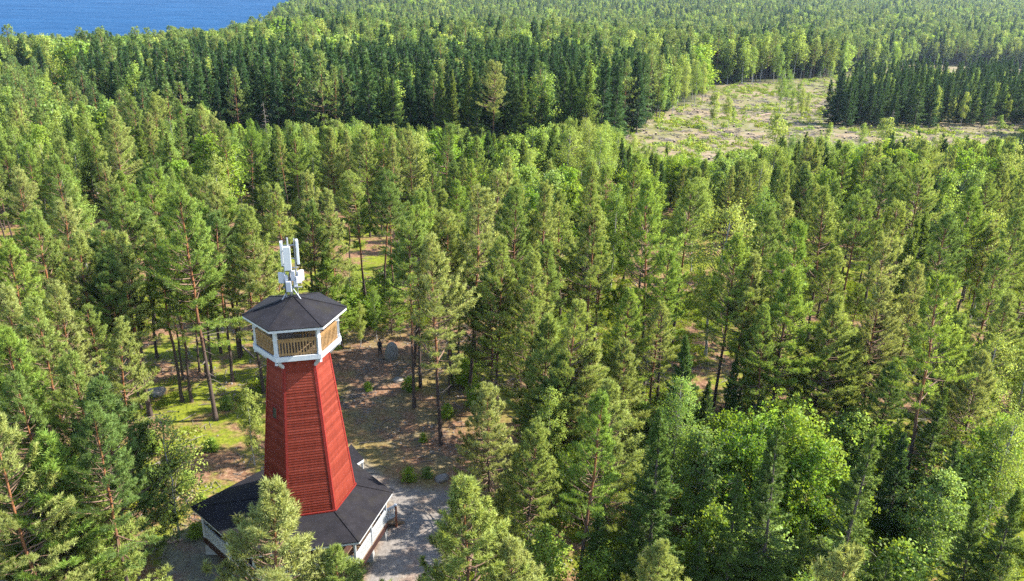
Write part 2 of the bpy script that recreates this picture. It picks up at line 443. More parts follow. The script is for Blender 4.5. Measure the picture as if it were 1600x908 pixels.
def make_birch(i, H, cb, rmax, detail=1.0, mat='birch_leaf', bark='birch_bark', name='birch', egg=0.42, lsize=0.15, nl=9500, droop=0.5):
    rs = np.random.default_rng(500 + i)
    tm, TP = trunk_mesh(name + '_trunk', rs, H * 0.96, 0.007 * H + 0.02, 0.07, MAT[bark], 3, (0.1, cb + .1), 7 if detail > .6 else 5)
    g = Geo(); tips = []; nbr = int(70 * (1 if detail > .6 else .6))
    for b in range(nbr):
        t = rs.uniform(0, 0.97)
        prof = (t / egg) ** 0.6 if t < egg else (1 - ((t - egg) / (1 - egg)) ** 1.7) ** 0.75
        z = (cb + (1 - cb) * t) * H; L = rmax * (0.25 + 0.85 * prof) * rs.uniform(0.5, 1.25)
        az = rs.uniform(0, 6.28); el = 0.75 + 0.5 * t + rs.normal() * 0.15
        base = along(TP, np.array([max(0.05, (z - L * 0.55 + 0.4) / (H * 0.96 + 0.4))]))[0]
        P, D = branch_path(base, az, el, el - 0.9 - droop * 0.6, L * 1.25)
        V, F = tube(P, np.linspace(0.012 + 0.014 * L, 0.006, 5), 3); g.add(V, F, 0)
        n = int(4 + 6 * L); s = rs.uniform(0.35, 1.0, n)
        q = along(P, s) + rs.normal(size=(n, 3)) * 0.24 * (0.5 + L * 0.4); tips.append(q)
    T = np.concatenate(tips)
    per = max(3, int(nl * min(1, detail * 1.0) / len(T)))
    sp = 0.12 if detail > .6 else 0.22
    P = np.repeat(T, per, 0) + rs.normal(size=(len(T) * per, 3)) * np.array([sp, sp, sp * (1 + droop)]) - np.array([0, 0, 0.12 * droop])
    leaves(g, rs, P, lsize if detail > .6 else lsize * 2.0, 1, droop)
    return tm, g.mesh(name + '_crown', [MAT['birch_twig'] if bark == 'birch_bark' else MAT[bark], MAT[mat]])
# ------------------------------------------------------------------ tree prototypes (meshes shared by the copies)
PROTO = {'pine': [], 'spruce': [], 'birch': [], 'broad': []}
LOW = {'pine': [], 'spruce': [], 'birch': [], 'broad': []}
for i, (H, cb, rm, cn) in enumerate([(17, .47, 3.2, .72), (17, .38, 3.6, .85), (17, .56, 2.7, .62), (17, .36, 3.1, .95), (12, .10, 3.5, .85), (17, .28, 4.0, .85), (12, .16, 3.0, .75), (17, .52, 3.4, .5), (17, .44, 2.5, .9), (17, .40, 3.3, .6), (17, .50, 3.0, .8)]):
    PROTO['pine'].append((H, rm, *make_pine(i, H, cb, rm, 1.0, cn)))
for i, (H, cb, rm, rg) in enumerate([(15, .05, 2.9, 0), (15, .09, 2.4, .08), (15, .07, 2.8, .25), (18, .14, 2.7, .05)]):
    PROTO['spruce'].append((H, rm, *make_spruce(i, H, cb, rm, 1.0, ragged=rg)))
for i, (H, cb, rm, dr, n) in enumerate([(14, .30, 1.9, .7, 9000), (14, .22, 1.7, .4, 9000), (14, .36, 2.2, .9, 10000), (9, .22, 2.0, .9, 4500)]):
    PROTO['birch'].append((H, rm, *make_birch(i, H, cb, rm, 1.0, droop=dr, nl=n)))
for i, (H, cb, rm, n) in enumerate([(9, .10, 3.0, 15000), (9, .16, 2.2, 11000), (5, .06, 1.7, 7000)]):
    PROTO['broad'].append((H, rm, *make_birch(20 + i, H, cb, rm, 1.0, 'broad_leaf', 'aspen_bark', 'broad', .5, .19, n, .1)))
for i, (H, cb, rm, cn) in enumerate([(17, .42, 3.2, .70), (17, .34, 3.4, .85), (17, .46, 2.9, .66)]):
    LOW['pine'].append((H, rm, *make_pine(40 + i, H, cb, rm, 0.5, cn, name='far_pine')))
for i, (H, cb, rm) in enumerate([(15, .06, 2.7), (15, .10, 2.3), (18, .12, 2.8)]):
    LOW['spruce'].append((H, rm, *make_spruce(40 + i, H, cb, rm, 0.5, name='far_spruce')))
for i, (H, cb, rm) in enumerate([(14, .32, 1.9), (14, .26, 1.6)]):
    LOW['birch'].append((H, rm, *make_birch(40 + i, H, cb, rm, 0.5, nl=5600, name='far_birch')))
LOW['broad'].append((9, 2.6, *make_birch(60, 9, .10, 2.6, 0.5, 'broad_leaf', 'aspen_bark', 'far_broad', .5, .19, 7000, .1)))

# ------------------------------------------------------------------ where the trees stand
T = []   # kind, x, y, h, variant, width factor, explicit flag
def put(kind, u, v, h=None, base=None, var=None, w=1.0):
    """a tree whose tip is seen at (u, v): either its base pixel is seen too, or its height is judged"""
    if base is not None and h is not None:
        p = on_ground(*base)
    elif base is not None:
        p = on_ground(*base)
        d = ray(u, v)
        h = CAMZ + d[2] * p[1] / d[1] - p[2]
    else:
        p = on_ground(u, v, h)
    T.append([kind, p[0], p[1], h, -1 if var is None else var, w, 1])
# pines whose stem foot is in view
for u, v, b, var in [(307, 300, (338, 658), 1), (352, 335, (364, 596), 0), (213, 402, (233, 650), 0), (203, 440, (222, 640), 2), (264, 400, (287, 594), 2),
                     (300, 410, (312, 582), 2), (326, 430, (322, 590), 2), (683, 372, (689, 695), 1), (636, 352, (647, 638), 2), (655, 330, (657, 606), 2),
                     (730, 296, (733, 622), 0), (699, 340, (706, 606), 2), (603, 292, (615, 505), 2), (590, 268, (600, 490), 2), (545, 270, (547, 420), 2),
                     (1008, 292, (999, 600), 5), (940, 372, (928, 582), 3), (1128, 368, (1113, 645), 1), (955, 452, (959, 582), 2), (1283, 392, (1262, 616), 0),
                     (1472, 438, (1407, 790), 0), (1362, 372, (1339, 633), 2), (1528, 350, (1506, 532), 0), (1322, 445, (1316, 575), 2), (748, 602, (763, 806), 6),
                     (819, 664, (823, 868), 6), (905, 618, (906, 930), 3), (880, 300, (873, 520), 3), (183, 480, (188, 690), 2), (126, 392, (148, 590), 0)]:
    put('pine', u, v, base=b, var=var)
for b, h, var in [((246, 560), 15, 2), ((224, 572), 16, 2), ((346, 552), 15, 2), ((396, 532), 14, 8), ((288, 536), 16, 2), ((243, 515), 15, 8), ((356, 508), 16, 2), ((330, 498), 15, 2), ((268, 500), 16, 0),
                  ((300, 628), 15, 2), ((210, 606), 15, 2), ((572, 498), 14, 2), ((718, 575), 15, 2), ((378, 556), 16, 2)]:
    put('pine', 0, 0, h=h, base=b, var=var)
# pines judged by height
for u, v, h, var in [(414, 750, 12.5, 4), (533, 862, 8.5, 4), (735, 770, 12, 4), (805, 860, 9, 4), (60, 470, 15.5, 5), (150, 602, 13, 4), (30, 588, 14, 5),
                     (148, 640, 14.5, 1), (126, 752, 10, 4), (60, 690, 13, 4), (10, 660, 15, 5), (160, 835, 6, 6), (62, 795, 9, 4), (5, 505, 16, 1), (110, 560, 14, 5),
                     (48, 338, 17, 1), (85, 318, 17, 0), (12, 382, 17, 1), (105, 372, 16, 1), (150, 392, 15, 1), (190, 366, 16, 0), (245, 352, 16, 0), (20, 440, 16, 0),
                     (385, 345, 16, 1), (345, 290, 17, 5), (300, 345, 15, 3), (160, 500, 13, 3), (95, 445, 15, 0), (400, 330, 17, 1), (440, 292, 17, 2),
                     (480, 320, 15, 1), (505, 400, 10, 4), (425, 400, 12, 1), (520, 300, 16, 3), (565, 275, 16, 2), (640, 300, 17, 1), (700, 330, 15, 1), (745, 330, 16, 3),
                     (780, 382, 15.5, 5), (800, 302, 17, 5), (770, 420, 13, 1), (815, 284, 17, 3), (852, 288, 17, 3), (828, 398, 15, 1), (862, 380, 15, 3), (925, 328, 17, 1),
                     (888, 478, 14, 5), (850, 505, 12, 4), (825, 470, 12.5, 5), (912, 545, 10.5, 4), (960, 602, 11, 4), (870, 560, 10, 4), (985, 450, 13, 1), (1030, 470, 12, 1), (1075, 285, 17, 2),
                     (1050, 395, 14, 0), (1165, 400, 15, 3), (1190, 330, 16, 1), (1225, 305, 16, 3), (1250, 350, 17, 0), (1240, 425, 14, 4), (1300, 300, 16, 1), (1345, 300, 17, 2),
                     (1405, 318, 16, 2), (1440, 420, 13, 5), (1483, 335, 16, 0), (1525, 300, 16, 1), (1560, 395, 15, 0), (1590, 330, 16, 1), (1390, 440, 13, 5), (1580, 460, 13, 1),
                     (1540, 560, 10, 4), (1300, 470, 12, 4), (1210, 480, 12, 1), (470, 270, 16, 3), (610, 440, 6, 4), (1395, 560, 9, 6), (1020, 860, 8, 4),
                     (700, 455, 10, 2), (1180, 445, 12, 2), (1500, 500, 11, 4), (985, 530, 10, 6), (1345, 520, 9, 6)]:
    put('pine', u, v, h, var=var, w=1.2 if v > 715 else (1.1 if var == 4 else 1.0))
for u, v, h, var in [(1040, 642, 13.5, 0), (1232, 664, 13, 2), (1162, 740, 10, 2), (1350, 662, 13.5, 2), (1450, 336, 14, 0), (1470, 602, 10, 1), (1545, 785, 8.5, 0),
                     (1588, 760, 10, 0), (1400, 640, 8, 1), (1110, 590, 7, 0), (1150, 560, 7.5, 0), (1190, 605, 6, 1), (1180, 540, 6, 1), (1500, 690, 9, 2), (1100, 840, 6, 1),
                     (1385, 870, 6, 2), (985, 800, 7, 1), (935, 790, 7, 1), (1265, 800, 7, 2), (1330, 590, 6, 1), (1420, 680, 8, 0), (870, 590, 5, 0), (1215, 255, 13, 0)]:
    put('spruce', u, v, h, var=var)
for u, v, b, var in [(1052, 526, (1052, 742), 0), (1383, 340, (1371, 600), 1), (1352, 440, (1357, 598), 1)]:
    put('spruce', u, v, base=b, var=var)
for b, h, w in [((1217, 177), 15, .8), ((1229, 173), 14, .8), ((1236, 182), 9, 1), ((1250, 186), 10, 1), ((1258, 180), 8, 1), ((1244, 176), 11, .9), ((1098, 160), 15, .9), ((1084, 166), 16, .9), ((1068, 172), 15, .9), ((1050, 178), 16, .9), ((1030, 184), 15, .9)]:
    put('birch', 0, 0, h=h, base=b, w=w)
put('birch', 255, 645, base=(281, 846), var=3); put('birch', 380, 604, base=(398, 728), var=1)
for u, v, h, var, w in [(1132, 312, 16, 2, 1.15), (110, 268, 14, 0, 1), (548, 404, 7, 2, 1), (866, 604, 9, 1, 1), (1560, 520, 10.5, 2, 1.1), (1590, 640, 10, 2, 1.15), (1555, 326, 14, 2, 1.1),
                        (1500, 322, 14, 1, 1), (1060, 300, 13, 1, 1), (965, 285, 13, 1, 1), (1195, 290, 14, 1, 1), (1575, 865, 6, 2, 1), (845, 640, 7, 1, 1), (585, 446, 6, 1, .9), (560, 470, 5, 1, 1)]:
    put('birch', u, v, h, var=var, w=w)
for u, v, h, var, w in [(1178, 648, 9, 0, 1.0), (1235, 632, 9.5, 0, 1.0), (1110, 680, 8, 1, 1), (1275, 680, 8, 1, 1), (1470, 742, 7.5, 1, 1.1), (1340, 652, 5, 2, 1.1), (1385, 668, 4.5, 2, 1),
                        (1560, 650, 8, 1, 1.1), (1130, 800, 5, 2, 1.1), (1210, 830, 5, 2, 1.2), (960, 592, 4.5, 2, 1), (1000, 625, 4, 2, 1), (1085, 640, 4, 2, 1), (905, 700, 4.5, 2, 1.1), (1430, 860, 5, 2, 1.2),
                        (850, 300, 12, 0, .9), (900, 292, 12, 1, .95), (935, 300, 11, 0, .8), (770, 262, 12, 0, .9), (820, 262, 12, 1, 1), (868, 318, 10, 1, 1), (1290, 262, 11, 1, .9), (1510, 262, 12, 0, .9), (1480, 270, 12, 1, .9), (860, 270, 13, 1, .95), (885, 262, 13, 1, .9), (795, 240, 13, 1, .9), (1145, 650, 5, 2, 1), (1320, 740, 5, 2, 1), (280, 250, 12, 1, .9), (1300, 850, 4, 2, 1.2), (940, 870, 4, 2, 1.1), (860, 830, 4.5, 2, 1), (1525, 720, 6, 2, 1.1)]:
    put('broad', u, v, h, var=var, w=w)

for b, h in [((640, 754), 1.2), ((668, 748), .9), ((575, 508), 3.2), ((560, 486), 4), ((543, 502), 4), ((604, 474), 4), ((748, 640), 2.4), ((731, 604), 2.6), ((762, 566), 3), ((306, 838), 1.1), ((268, 806), 1.3), ((292, 762), 1.5),
             ((330, 706), 1.2), ((238, 706), 2), ((355, 642), 1.3), ((640, 612), 1.4), ((700, 655), 1.3), ((232, 765), 1.8), ((315, 790), 1.0), ((574, 612), .9), ((660, 690), .8)]:
    put('broad', 0, 0, h=h, base=b, var=2, w=1.3)
TOWER = np.array([-12.64, 44.4])
exp_xy = np.array([(t[1], t[2]) for t in T])

def scatter():
    rs = np.random.default_rng(8)
    out = []
    for (r0, r1, cell) in [(24, 130, 5.2), (130, 520, 3.9), (520, 900, 4.6), (900, 1900, 6.0)]:
        xs = np.arange(-r1 * .68, r1 * .68, cell); ys = np.arange(-10, r1, cell)
        X, Y = np.meshgrid(xs, ys); X = X.ravel() + rs.uniform(-.48, .48, X.size) * cell; Y = Y.ravel() + rs.uniform(-.48, .48, Y.size) * cell
        d = np.hypot(X, Y); az = np.degrees(np.arctan2(X, Y))
        k = (d >= r0) & (d < r1) & (np.abs(az) < np.where(d < 90, 46, 35.5))
        X, Y, d = X[k], Y[k], d[k]
        k = lake_depth(X, Y) < -14
        X, Y, d = X[k], Y[k], d[k]
        Z = ground_z(X, Y); U, Vv, _ = project(X, Y, Z)
        U = U + 22 * wob(X, Y, 16, 21) * np.clip(300 / d, .4, 1.2); Vv = Vv + 8 * wob(X, Y, 13, 25) * np.clip(200 / d, .3, 1)
        n1, n2, n3 = wob(X, Y, 55, 1), wob(X, Y, 140, 7), wob(X, Y, 28, 15)
        r = rs.random(len(X)); r2 = rs.random(len(X)); r3 = rs.random(len(X))
        clear = in_poly(U, Vv, CLEARCUT); ysp = in_poly(U, Vv, YOUNGSPRUCE); dark = in_poly(U, Vv, DARKSPRUCE)
        yl = in_poly(U, Vv, YOUNGLEFT); mead = in_poly(U, Vv, MEADOW1) | in_poly(U, Vv, MEADOW2)
        glade = in_poly(U, Vv, GLADE) | in_poly(U, Vv, YARD)
        for i in range(len(X)):
            x, y, u, v, dd = X[i], Y[i], U[i], Vv[i], d[i]
            kind, h, w = 'pine', 16, 1.0
            if mead[i] or glade[i]: continue
            if ysp[i]:
                if r3[i] < .18 - .12 * n3[i]: continue
                kind, h = ('spruce', 9 + 7.5 * r2[i]) if r[i] + .15 * n3[i] < .78 else ('birch', 7 + 6 * r2[i])
                w = .9
            elif clear[i]:
                if r[i] > .022: continue
                kind, h, w = 'birch', 2.5 + 10 * r2[i] ** 1.6, 1.0
            elif dark[i]:
                kind, h = ('spruce', 15 + 7 * r2[i]) if r[i] + .10 * n3[i] < .90 else (('pine', 18 + 3 * r3[i]) if r[i] < .96 else ('birch', 17 + 2 * r2[i]))
            elif yl[i]:
                q = r[i] + .25 * n3[i]
                kind, h = ('birch', 9 + 5 * r2[i]) if q < .45 else (('broad', 9 + 4 * r2[i]) if q < .58 else (('spruce', 10 + 4 * r2[i]) if q < .75 else ('pine', 13 + 3 * r2[i])))
            elif v < 238:
                q = r[i] + .30 * n1[i] + .12 * n3[i]
                kind, h = ('pine', 16 + 4 * r2[i]) if q < .30 else (('birch', 14 + 5 * r2[i]) if q < .64 else (('spruce', 14 + 7 * r2[i]) if q < .95 else ('broad', 13 + 4 * r2[i])))
                h *= 1.06 + .10 * n2[i] + .34 * (r3[i] - .5)
                if u < 445 and v < 140:
                    hm = aty(u, np.interp(u, [0, 150, 250, 290, 340, 370, 400, 445], [62, 61, 56, 46, 53, 48, 22, -6]) + 9 * (r2[i] - .5) - 5 * n3[i], y)[2] - Z[i]
                    if hm < 5: continue
                    h = min(h, hm)
            elif v < 375:
                q = r[i] + .28 * n3[i] + .10 * n1[i]
                tpine = np.clip((v - 318) / 55, 0, 1) * .75 + .08
                if r3[i] < tpine * (.45 if 720 < u < 1020 else 1): kind, h = 'pine', 14.5 + 3.5 * r2[i]
                else: kind, h = ('birch', 11.5 + 5 * r2[i]) if q < .44 else (('spruce', 10.5 + 6 * r2[i]) if q < .85 else ('broad', 10 + 4 * r2[i]))
                lim = np.interp(u, [-200, 150, 200, 940, 1000, 1160, 1200, 1700], [215, 215, 192, 196, 226, 236, 222, 218]) + 16 * n3[i] + 22 * (r2[i] - .5)
                hm = aty(u, lim, y)[2] - Z[i]
                if hm < 4.5: continue
                h = min(h, hm)
            else:
                right = u > 1000 and v > 520
                q = r[i]
                if right: kind, h = ('pine', 13 + 4 * r2[i]) if q < (.06 if v > 640 else .35) else (('spruce', 5 + 7 * r2[i]) if q < .7 else (('birch', 6 + 5 * r2[i]) if q < .85 else ('broad', 4 + 3 * r2[i])))
                else: kind, h = ('pine', 11 + 6.5 * r2[i]) if q < .84 else (('spruce', 4 + 9 * r2[i]) if q < .92 else ('birch', 6 + 7 * r2[i]))
                if dd < 70 and v > 480 and r3[i] > .55: continue
                if v > 345 and r3[i] > .76: continue
            if 375 <= v < 560 and Z[i] + h > aty(u, 245, y)[2]:
                h = aty(u, 245 + 30 * r2[i], y)[2] - Z[i]
                if h < 4: continue
            if kind == 'pine' and dd < 400: h *= .96 + .08 * r3[i]
            out.append([kind, x, y, h, -1, w * (.78 + .46 * r3[i]), 0])
    return out
cand = scatter()
# keep the near random trees clear of the placed ones, of the tower and of what is seen between the stems
keep_open = [(372, 365, 632, 908), (185, 500, 420, 790), (532, 505, 735, 908), (255, 760, 420, 908), (1230, 585, 1300, 625), (1310, 600, 1345, 645), (1125, 455, 1215, 545)]
ok = []
CP = on_ground(98, 121, 4.5); CD = np.hypot(CP[0], CP[1])
C = np.array([(c[1], c[2]) for c in cand]); dC = np.hypot(C[:, 0], C[:, 1])
zC = ground_z(C[:, 0], C[:, 1]); hC = np.array([c[3] for c in cand])
ub, vb, _ = project(C[:, 0], C[:, 1], zC); ut, vt, sc_ = project(C[:, 0], C[:, 1], zC + hC)
# windows on the ground that stay open: (u0, v0, u1, v1, farthest distance of a tree that could close it)
for i, c in enumerate(cand):
    if dC[i] < 150:
        if np.min((exp_xy[:, 0] - C[i, 0]) ** 2 + (exp_xy[:, 1] - C[i, 1]) ** 2) < (3.1 if dC[i] > 75 else 3.6) ** 2: continue
        if np.hypot(*(C[i] - TOWER)) < 9.5: continue
        hw = FPX * 1.7 / (dC[i])
        bad = False
        for (a, b, e, f) in keep_open:
            if min(ub[i], ut[i]) - hw < e and max(ub[i], ut[i]) + hw > a and vt[i] < f and vb[i] > b + 6:
                # it stands in front of (or in) the window
                if vb[i] > b + 12: bad = True
        if bad: continue
        # below the frame and in front: only where the photograph has foreground crowns
        if dC[i] < 40 and vt[i] < 640: continue
    if dC[i] < CD - 1 and abs((ut[i] + ub[i]) / 2 - 98) < 13 + FPX * 1.9 / dC[i] and vt[i] < 128 and vb[i] > 112: continue      # a gap in front of the red roof
    if np.hypot(C[i, 0] - CP[0], C[i, 1] - CP[1]) < 8: continue
    ok.append(c)
T += ok
kind_of = np.array([t[0] for t in T]); X = np.array([t[1] for t in T]); Y = np.array([t[2] for t in T]); Hh = np.array([t[3] for t in T])
Var = np.array([t[4] for t in T]); Wd = np.array([t[5] for t in T]); Ex = np.array([t[6] for t in T])
Z = ground_z(X, Y) - 0.05; D = np.hypot(X, Y)
rs = np.random.default_rng(21)
near = (D < 165) | (Ex == 1)
for i in range(len(T)):
    if Var[i] < 0:
        k = kind_of[i]
        if near[i]:
            n = len(PROTO[k])
            if k == 'pine': Var[i] = rs.choice([0, 1, 2, 3, 5, 7, 8, 8, 9, 10, 10]) if Hh[i] > 11.5 else rs.choice([4, 6])
            elif k == 'broad': Var[i] = 2 if Hh[i] < 6 else rs.integers(0, 2) 
            else: Var[i] = rs.integers(0, 3 if k == 'birch' else n)
        else: Var[i] = rs.integers(0, len(LOW[k]))
Rot = rs.uniform(0, 2 * np.pi, len(T))
Hp = np.array([(PROTO if near[i] else LOW)[kind_of[i]][Var[i]][0] for i in range(len(T))], float)
Rm = np.array([(PROTO if near[i] else LOW)[kind_of[i]][Var[i]][1] for i in range(len(T))], float)
Sc = Hh / Hp
Wd = Wd * np.where(D > 165, 1.0, 1.0)
# very young trees keep a slim shape
# how much of each tree is in view: coarse depth sweep, nearest first
GW, GH = 800, 454
cover = np.zeros((GH, GW), bool); gain = np.zeros(len(T), int)
us, vs_, zf = project(X, Y, Z + Hh); ub, vb, zf2 = project(X, Y, Z)
for i in np.argsort(D):
    r_ = FPX * Rm[i] * Sc[i] * Wd[i] * .8 / zf[i] / 2
    x0, y0, x1, y1 = us[i] / 2, vs_[i] / 2, ub[i] / 2, vb[i] / 2
    if y0 > GH or y1 < 0 or max(x0, x1) + r_ < 0 or min(x0, x1) - r_ > GW: continue
    ylo, yhi = max(0, int(y0)), min(GH - 1, int(y1))
    frac = .62 if kind_of[i] == 'pine' else .95
    yhi = min(yhi, int(y0 + (y1 - y0) * frac) + 1)
    if yhi < ylo: continue
    for yy in range(ylo, yhi + 1):
        t = (yy - y0) / max(1e-6, y1 - y0); cx_ = x0 + (x1 - x0) * t
        rr = r_ * min(1, (t / frac) ** .6 * 1.2 + .08)
        a, b = max(0, int(round(cx_ - rr))), min(GW, int(round(cx_ + rr)) + 1)
        if b > a:
            seg = cover[yy, a:b]; gain[i] += (~seg).sum(); seg[:] = True
LIMIT = {'pine': 300, 'spruce': 300, 'birch': 300, 'broad': 150}
single = np.zeros(len(T), bool)
for k, lim in LIMIT.items():
    idx = np.where((kind_of == k) & (gain > 3))[0]
    single[idx[np.argsort(-gain[idx])[:lim]]] = True
# ------------------------------------------------------------------ single trees: one Empty each, trunk and crown as parts
NAME = {'pine': 'pine_tree', 'spruce': 'spruce_tree', 'birch': 'birch_tree', 'broad': 'broadleaf_tree'}
CATS = {'pine': 'pine tree', 'spruce': 'spruce tree', 'birch': 'birch tree', 'broad': 'broadleaf tree'}
LOOK = {'pine': 'olive pine', 'spruce': 'dark spruce', 'birch': 'light green birch', 'broad': 'bright green broadleaf'}
COLS = [(130, 'along the left edge'), (290, 'well left of the tower'), (410, 'just left of the tower'), (555, 'in line with the tower'),
        (700, 'above the rocky path'), (850, 'left of the centre'), (1000, 'right of the centre'), (1150, '{} the clear-cut\'s left end'),
        (1300, '{} the clear-cut\'s middle'), (1450, '{} the dark spruce block'), (9999, 'along the right edge')]
ROWS = [(70, 'among the farthest treetops'), (140, 'in the far forest'), (205, 'level with the clear-cut'), (270, 'just nearer than the clear-cut'),
        (330, 'a little above antenna height'), (400, 'level with the antennas'), (480, 'level with the tower roof'), (580, 'level with the viewing deck'),
        (700, 'level with the red shaft'), (9999, 'in the near foreground')]
ORD = ['first', 'second', 'third', 'fourth', 'fifth', 'sixth', 'seventh', 'eighth', 'ninth', 'tenth']
def size_word(k, h):
    if k == 'broad': return 'shrub-sized' if h < 2 else 'tall' if h > 9.2 else ('bushy' if h > 6 else 'low')
    return 'tall' if h > 15.2 else ('mid-sized' if h > 10.5 else 'short')
LABEL = {}; SHARED = {}
cells = {}
for i in np.where(single)[0]:
    c = next(j for j, (m, _) in enumerate(COLS) if us[i] < m); r = next(j for j, (m, _) in enumerate(ROWS) if vs_[i] < m)
    cells.setdefault((kind_of[i], size_word(kind_of[i], Hh[i]), c, r), []).append(i)
for (k, sz, c, r), ids in cells.items():
    ids.sort(key=lambda i: us[i])
    # the crowns that show well are told apart by their order; the slivers between them share a label
    small = [i for i in ids if gain[i] < 26]; big = [i for i in ids if gain[i] >= 26]
    where = COLS[c][1].format('beyond' if r < 2 else ('beside' if r == 2 else 'below')) + ', ' + ROWS[r][1]
    if len(big) > 10: small += sorted(big, key=lambda i: gain[i])[:-10]; big = sorted(sorted(big, key=lambda i: gain[i])[-10:], key=lambda i: us[i])
    for j, i in enumerate(big):
        if len(big) == 1: LABEL[i] = f'well-shown {sz} {LOOK[k]} {where}' if small else f'{sz} {LOOK[k]} {where}'
        elif j == len(big) - 1 and len(big) > 2: LABEL[i] = f'rightmost well-shown {sz} {LOOK[k]} {where}'
        elif j == 0: LABEL[i] = f'leftmost well-shown {sz} {LOOK[k]} {where}'
        else: LABEL[i] = f'{ORD[j]}-from-left well-shown {sz} {LOOK[k]} {where}'
    for i in small:
        LABEL[i] = f'half-hidden {sz} {LOOK[k]} {where}'; SHARED[i] = f'half-hidden {sz} {LOOK[k]} trees {where}'
for i in np.where(single)[0]:
    k = kind_of[i]
    H, rm, tm, cm = (PROTO if near[i] else LOW)[k][Var[i]]
    root = empty(NAME[k], (X[i], Y[i], Z[i]), LABEL[i], CATS[k], SHARED.get(i, CATS[k] + 's of the hill forest'))
    root.rotation_euler = (rs.normal() * .03, rs.normal() * .03, Rot[i]); root.scale = (Sc[i] * Wd[i], Sc[i] * Wd[i], Sc[i])
    a = link('trunk', tm, root); b = link('crown', cm, root)

# ------------------------------------------------------------------ the rest of the forest: one object of kind stuff for each kind of tree
def join_meshes(tm, cm, name):
    mats = list(tm.materials) + list(cm.materials)
    Vs, Fs, Ms, n = [], [], [], 0
    for me, off in ((tm, 0), (cm, len(tm.materials))):
        v = np.empty(len(me.vertices) * 3, np.float32); me.vertices.foreach_get('co', v); v = v.reshape(-1, 3)
        li = np.empty(len(me.loops), np.int32); me.loops.foreach_get('vertex_index', li)
        st = np.empty(len(me.polygons), np.int32); me.polygons.foreach_get('loop_start', st)
        ct = np.empty(len(me.polygons), np.int32); me.polygons.foreach_get('loop_total', ct)
        mi = np.empty(len(me.polygons), np.int32); me.polygons.foreach_get('material_index', mi)
        for k in np.unique(ct):
            s = ct == k
            Fs.append(li[st[s][:, None] + np.arange(k)[None]] + n); Ms.append(mi[s] + off)
        Vs.append(v); n += len(v)
    return mesh_np(name, np.concatenate(Vs), Fs, mats, np.concatenate(Ms))

def instance_stuff(name, meshes, P, rot, scl, var, label, cat):
    """one object whose points carry copies of a few meshes"""
    lib = bpy.data.collections.new(name + '_library')
    for j, me in enumerate(meshes):
        o = bpy.data.objects.new(f'{name}_source_{j:02d}', me); lib.objects.link(o)
    me = bpy.data.meshes.new(name); me.vertices.add(len(P)); me.vertices.foreach_set('co', np.asarray(P, np.float32).ravel())
    for an, ty, arr in (('rot', 'FLOAT_VECTOR', rot), ('scl', 'FLOAT_VECTOR', scl), ('pick', 'INT', var)):
        at_ = me.attributes.new(an, ty, 'POINT')
        at_.data.foreach_set('vector' if ty == 'FLOAT_VECTOR' else 'value', np.asarray(arr, np.float32 if ty != 'INT' else np.int32).ravel())
    o = link(name, me); tag(o, label, cat, kind='stuff')
    ng = bpy.data.node_groups.new(name, 'GeometryNodeTree')
    ng.interface.new_socket('Geometry', in_out='INPUT', socket_type='NodeSocketGeometry')
    ng.interface.new_socket('Geometry', in_out='OUTPUT', socket_type='NodeSocketGeometry')
    N = ng.nodes.new; gi, go = N('NodeGroupInput'), N('NodeGroupOutput')
    ci = N('GeometryNodeCollectionInfo'); ci.inputs['Collection'].default_value = lib
    ci.inputs['Separate Children'].default_value = True; ci.inputs['Reset Children'].default_value = True
    ip = N('GeometryNodeInstanceOnPoints'); ip.inputs['Pick Instance'].default_value = True
    def attr(nm, ty):
        a = N('GeometryNodeInputNamedAttribute'); a.data_type = ty; a.inputs['Name'].default_value = nm
        return a.outputs['Attribute']
    L = ng.links.new
    L(gi.outputs[0], ip.inputs['Points']); L(ci.outputs[0], ip.inputs['Instance'])
    L(attr('pick', 'INT'), ip.inputs['Instance Index'])
    er = N('FunctionNodeEulerToRotation'); L(attr('rot', 'FLOAT_VECTOR'), er.inputs[0]); L(er.outputs[0], ip.inputs['Rotation'])
    L(attr('scl', 'FLOAT_VECTOR'), ip.inputs['Scale']); L(ip.outputs[0], go.inputs[0])
    md = o.modifiers.new('instances', 'NODES'); md.node_group = ng
    return o
for k in ('pine', 'spruce', 'birch', 'broad'):
    ids = np.where((kind_of == k) & ~single)[0]
    srcs = [join_meshes(p[2], p[3], f'{k}_whole') for p in PROTO[k]] + [join_meshes(p[2], p[3], f'{k}_whole_far') for p in LOW[k]]
    var = np.where(near[ids], Var[ids], Var[ids] + len(PROTO[k]))
    rot = np.zeros((len(ids), 3)); rot[:, 2] = Rot[ids]; rot[:, :2] = rs.normal(size=(len(ids), 2)) * 0.02
    scl = np.stack([Sc[ids] * Wd[ids], Sc[ids] * Wd[ids], Sc[ids]], 1)
    instance_stuff(f'{CATS[k].replace(" ", "_")}_forest', srcs, np.stack([X[ids], Y[ids], Z[ids]], 1), rot, scl, var,
                   f'mass of {LOOK[k]} trees filling the forest out to the lake', CATS[k] + ' forest')
print('trees', len(T), 'single', {k: int((single & (kind_of == k)).sum()) for k in LIMIT})

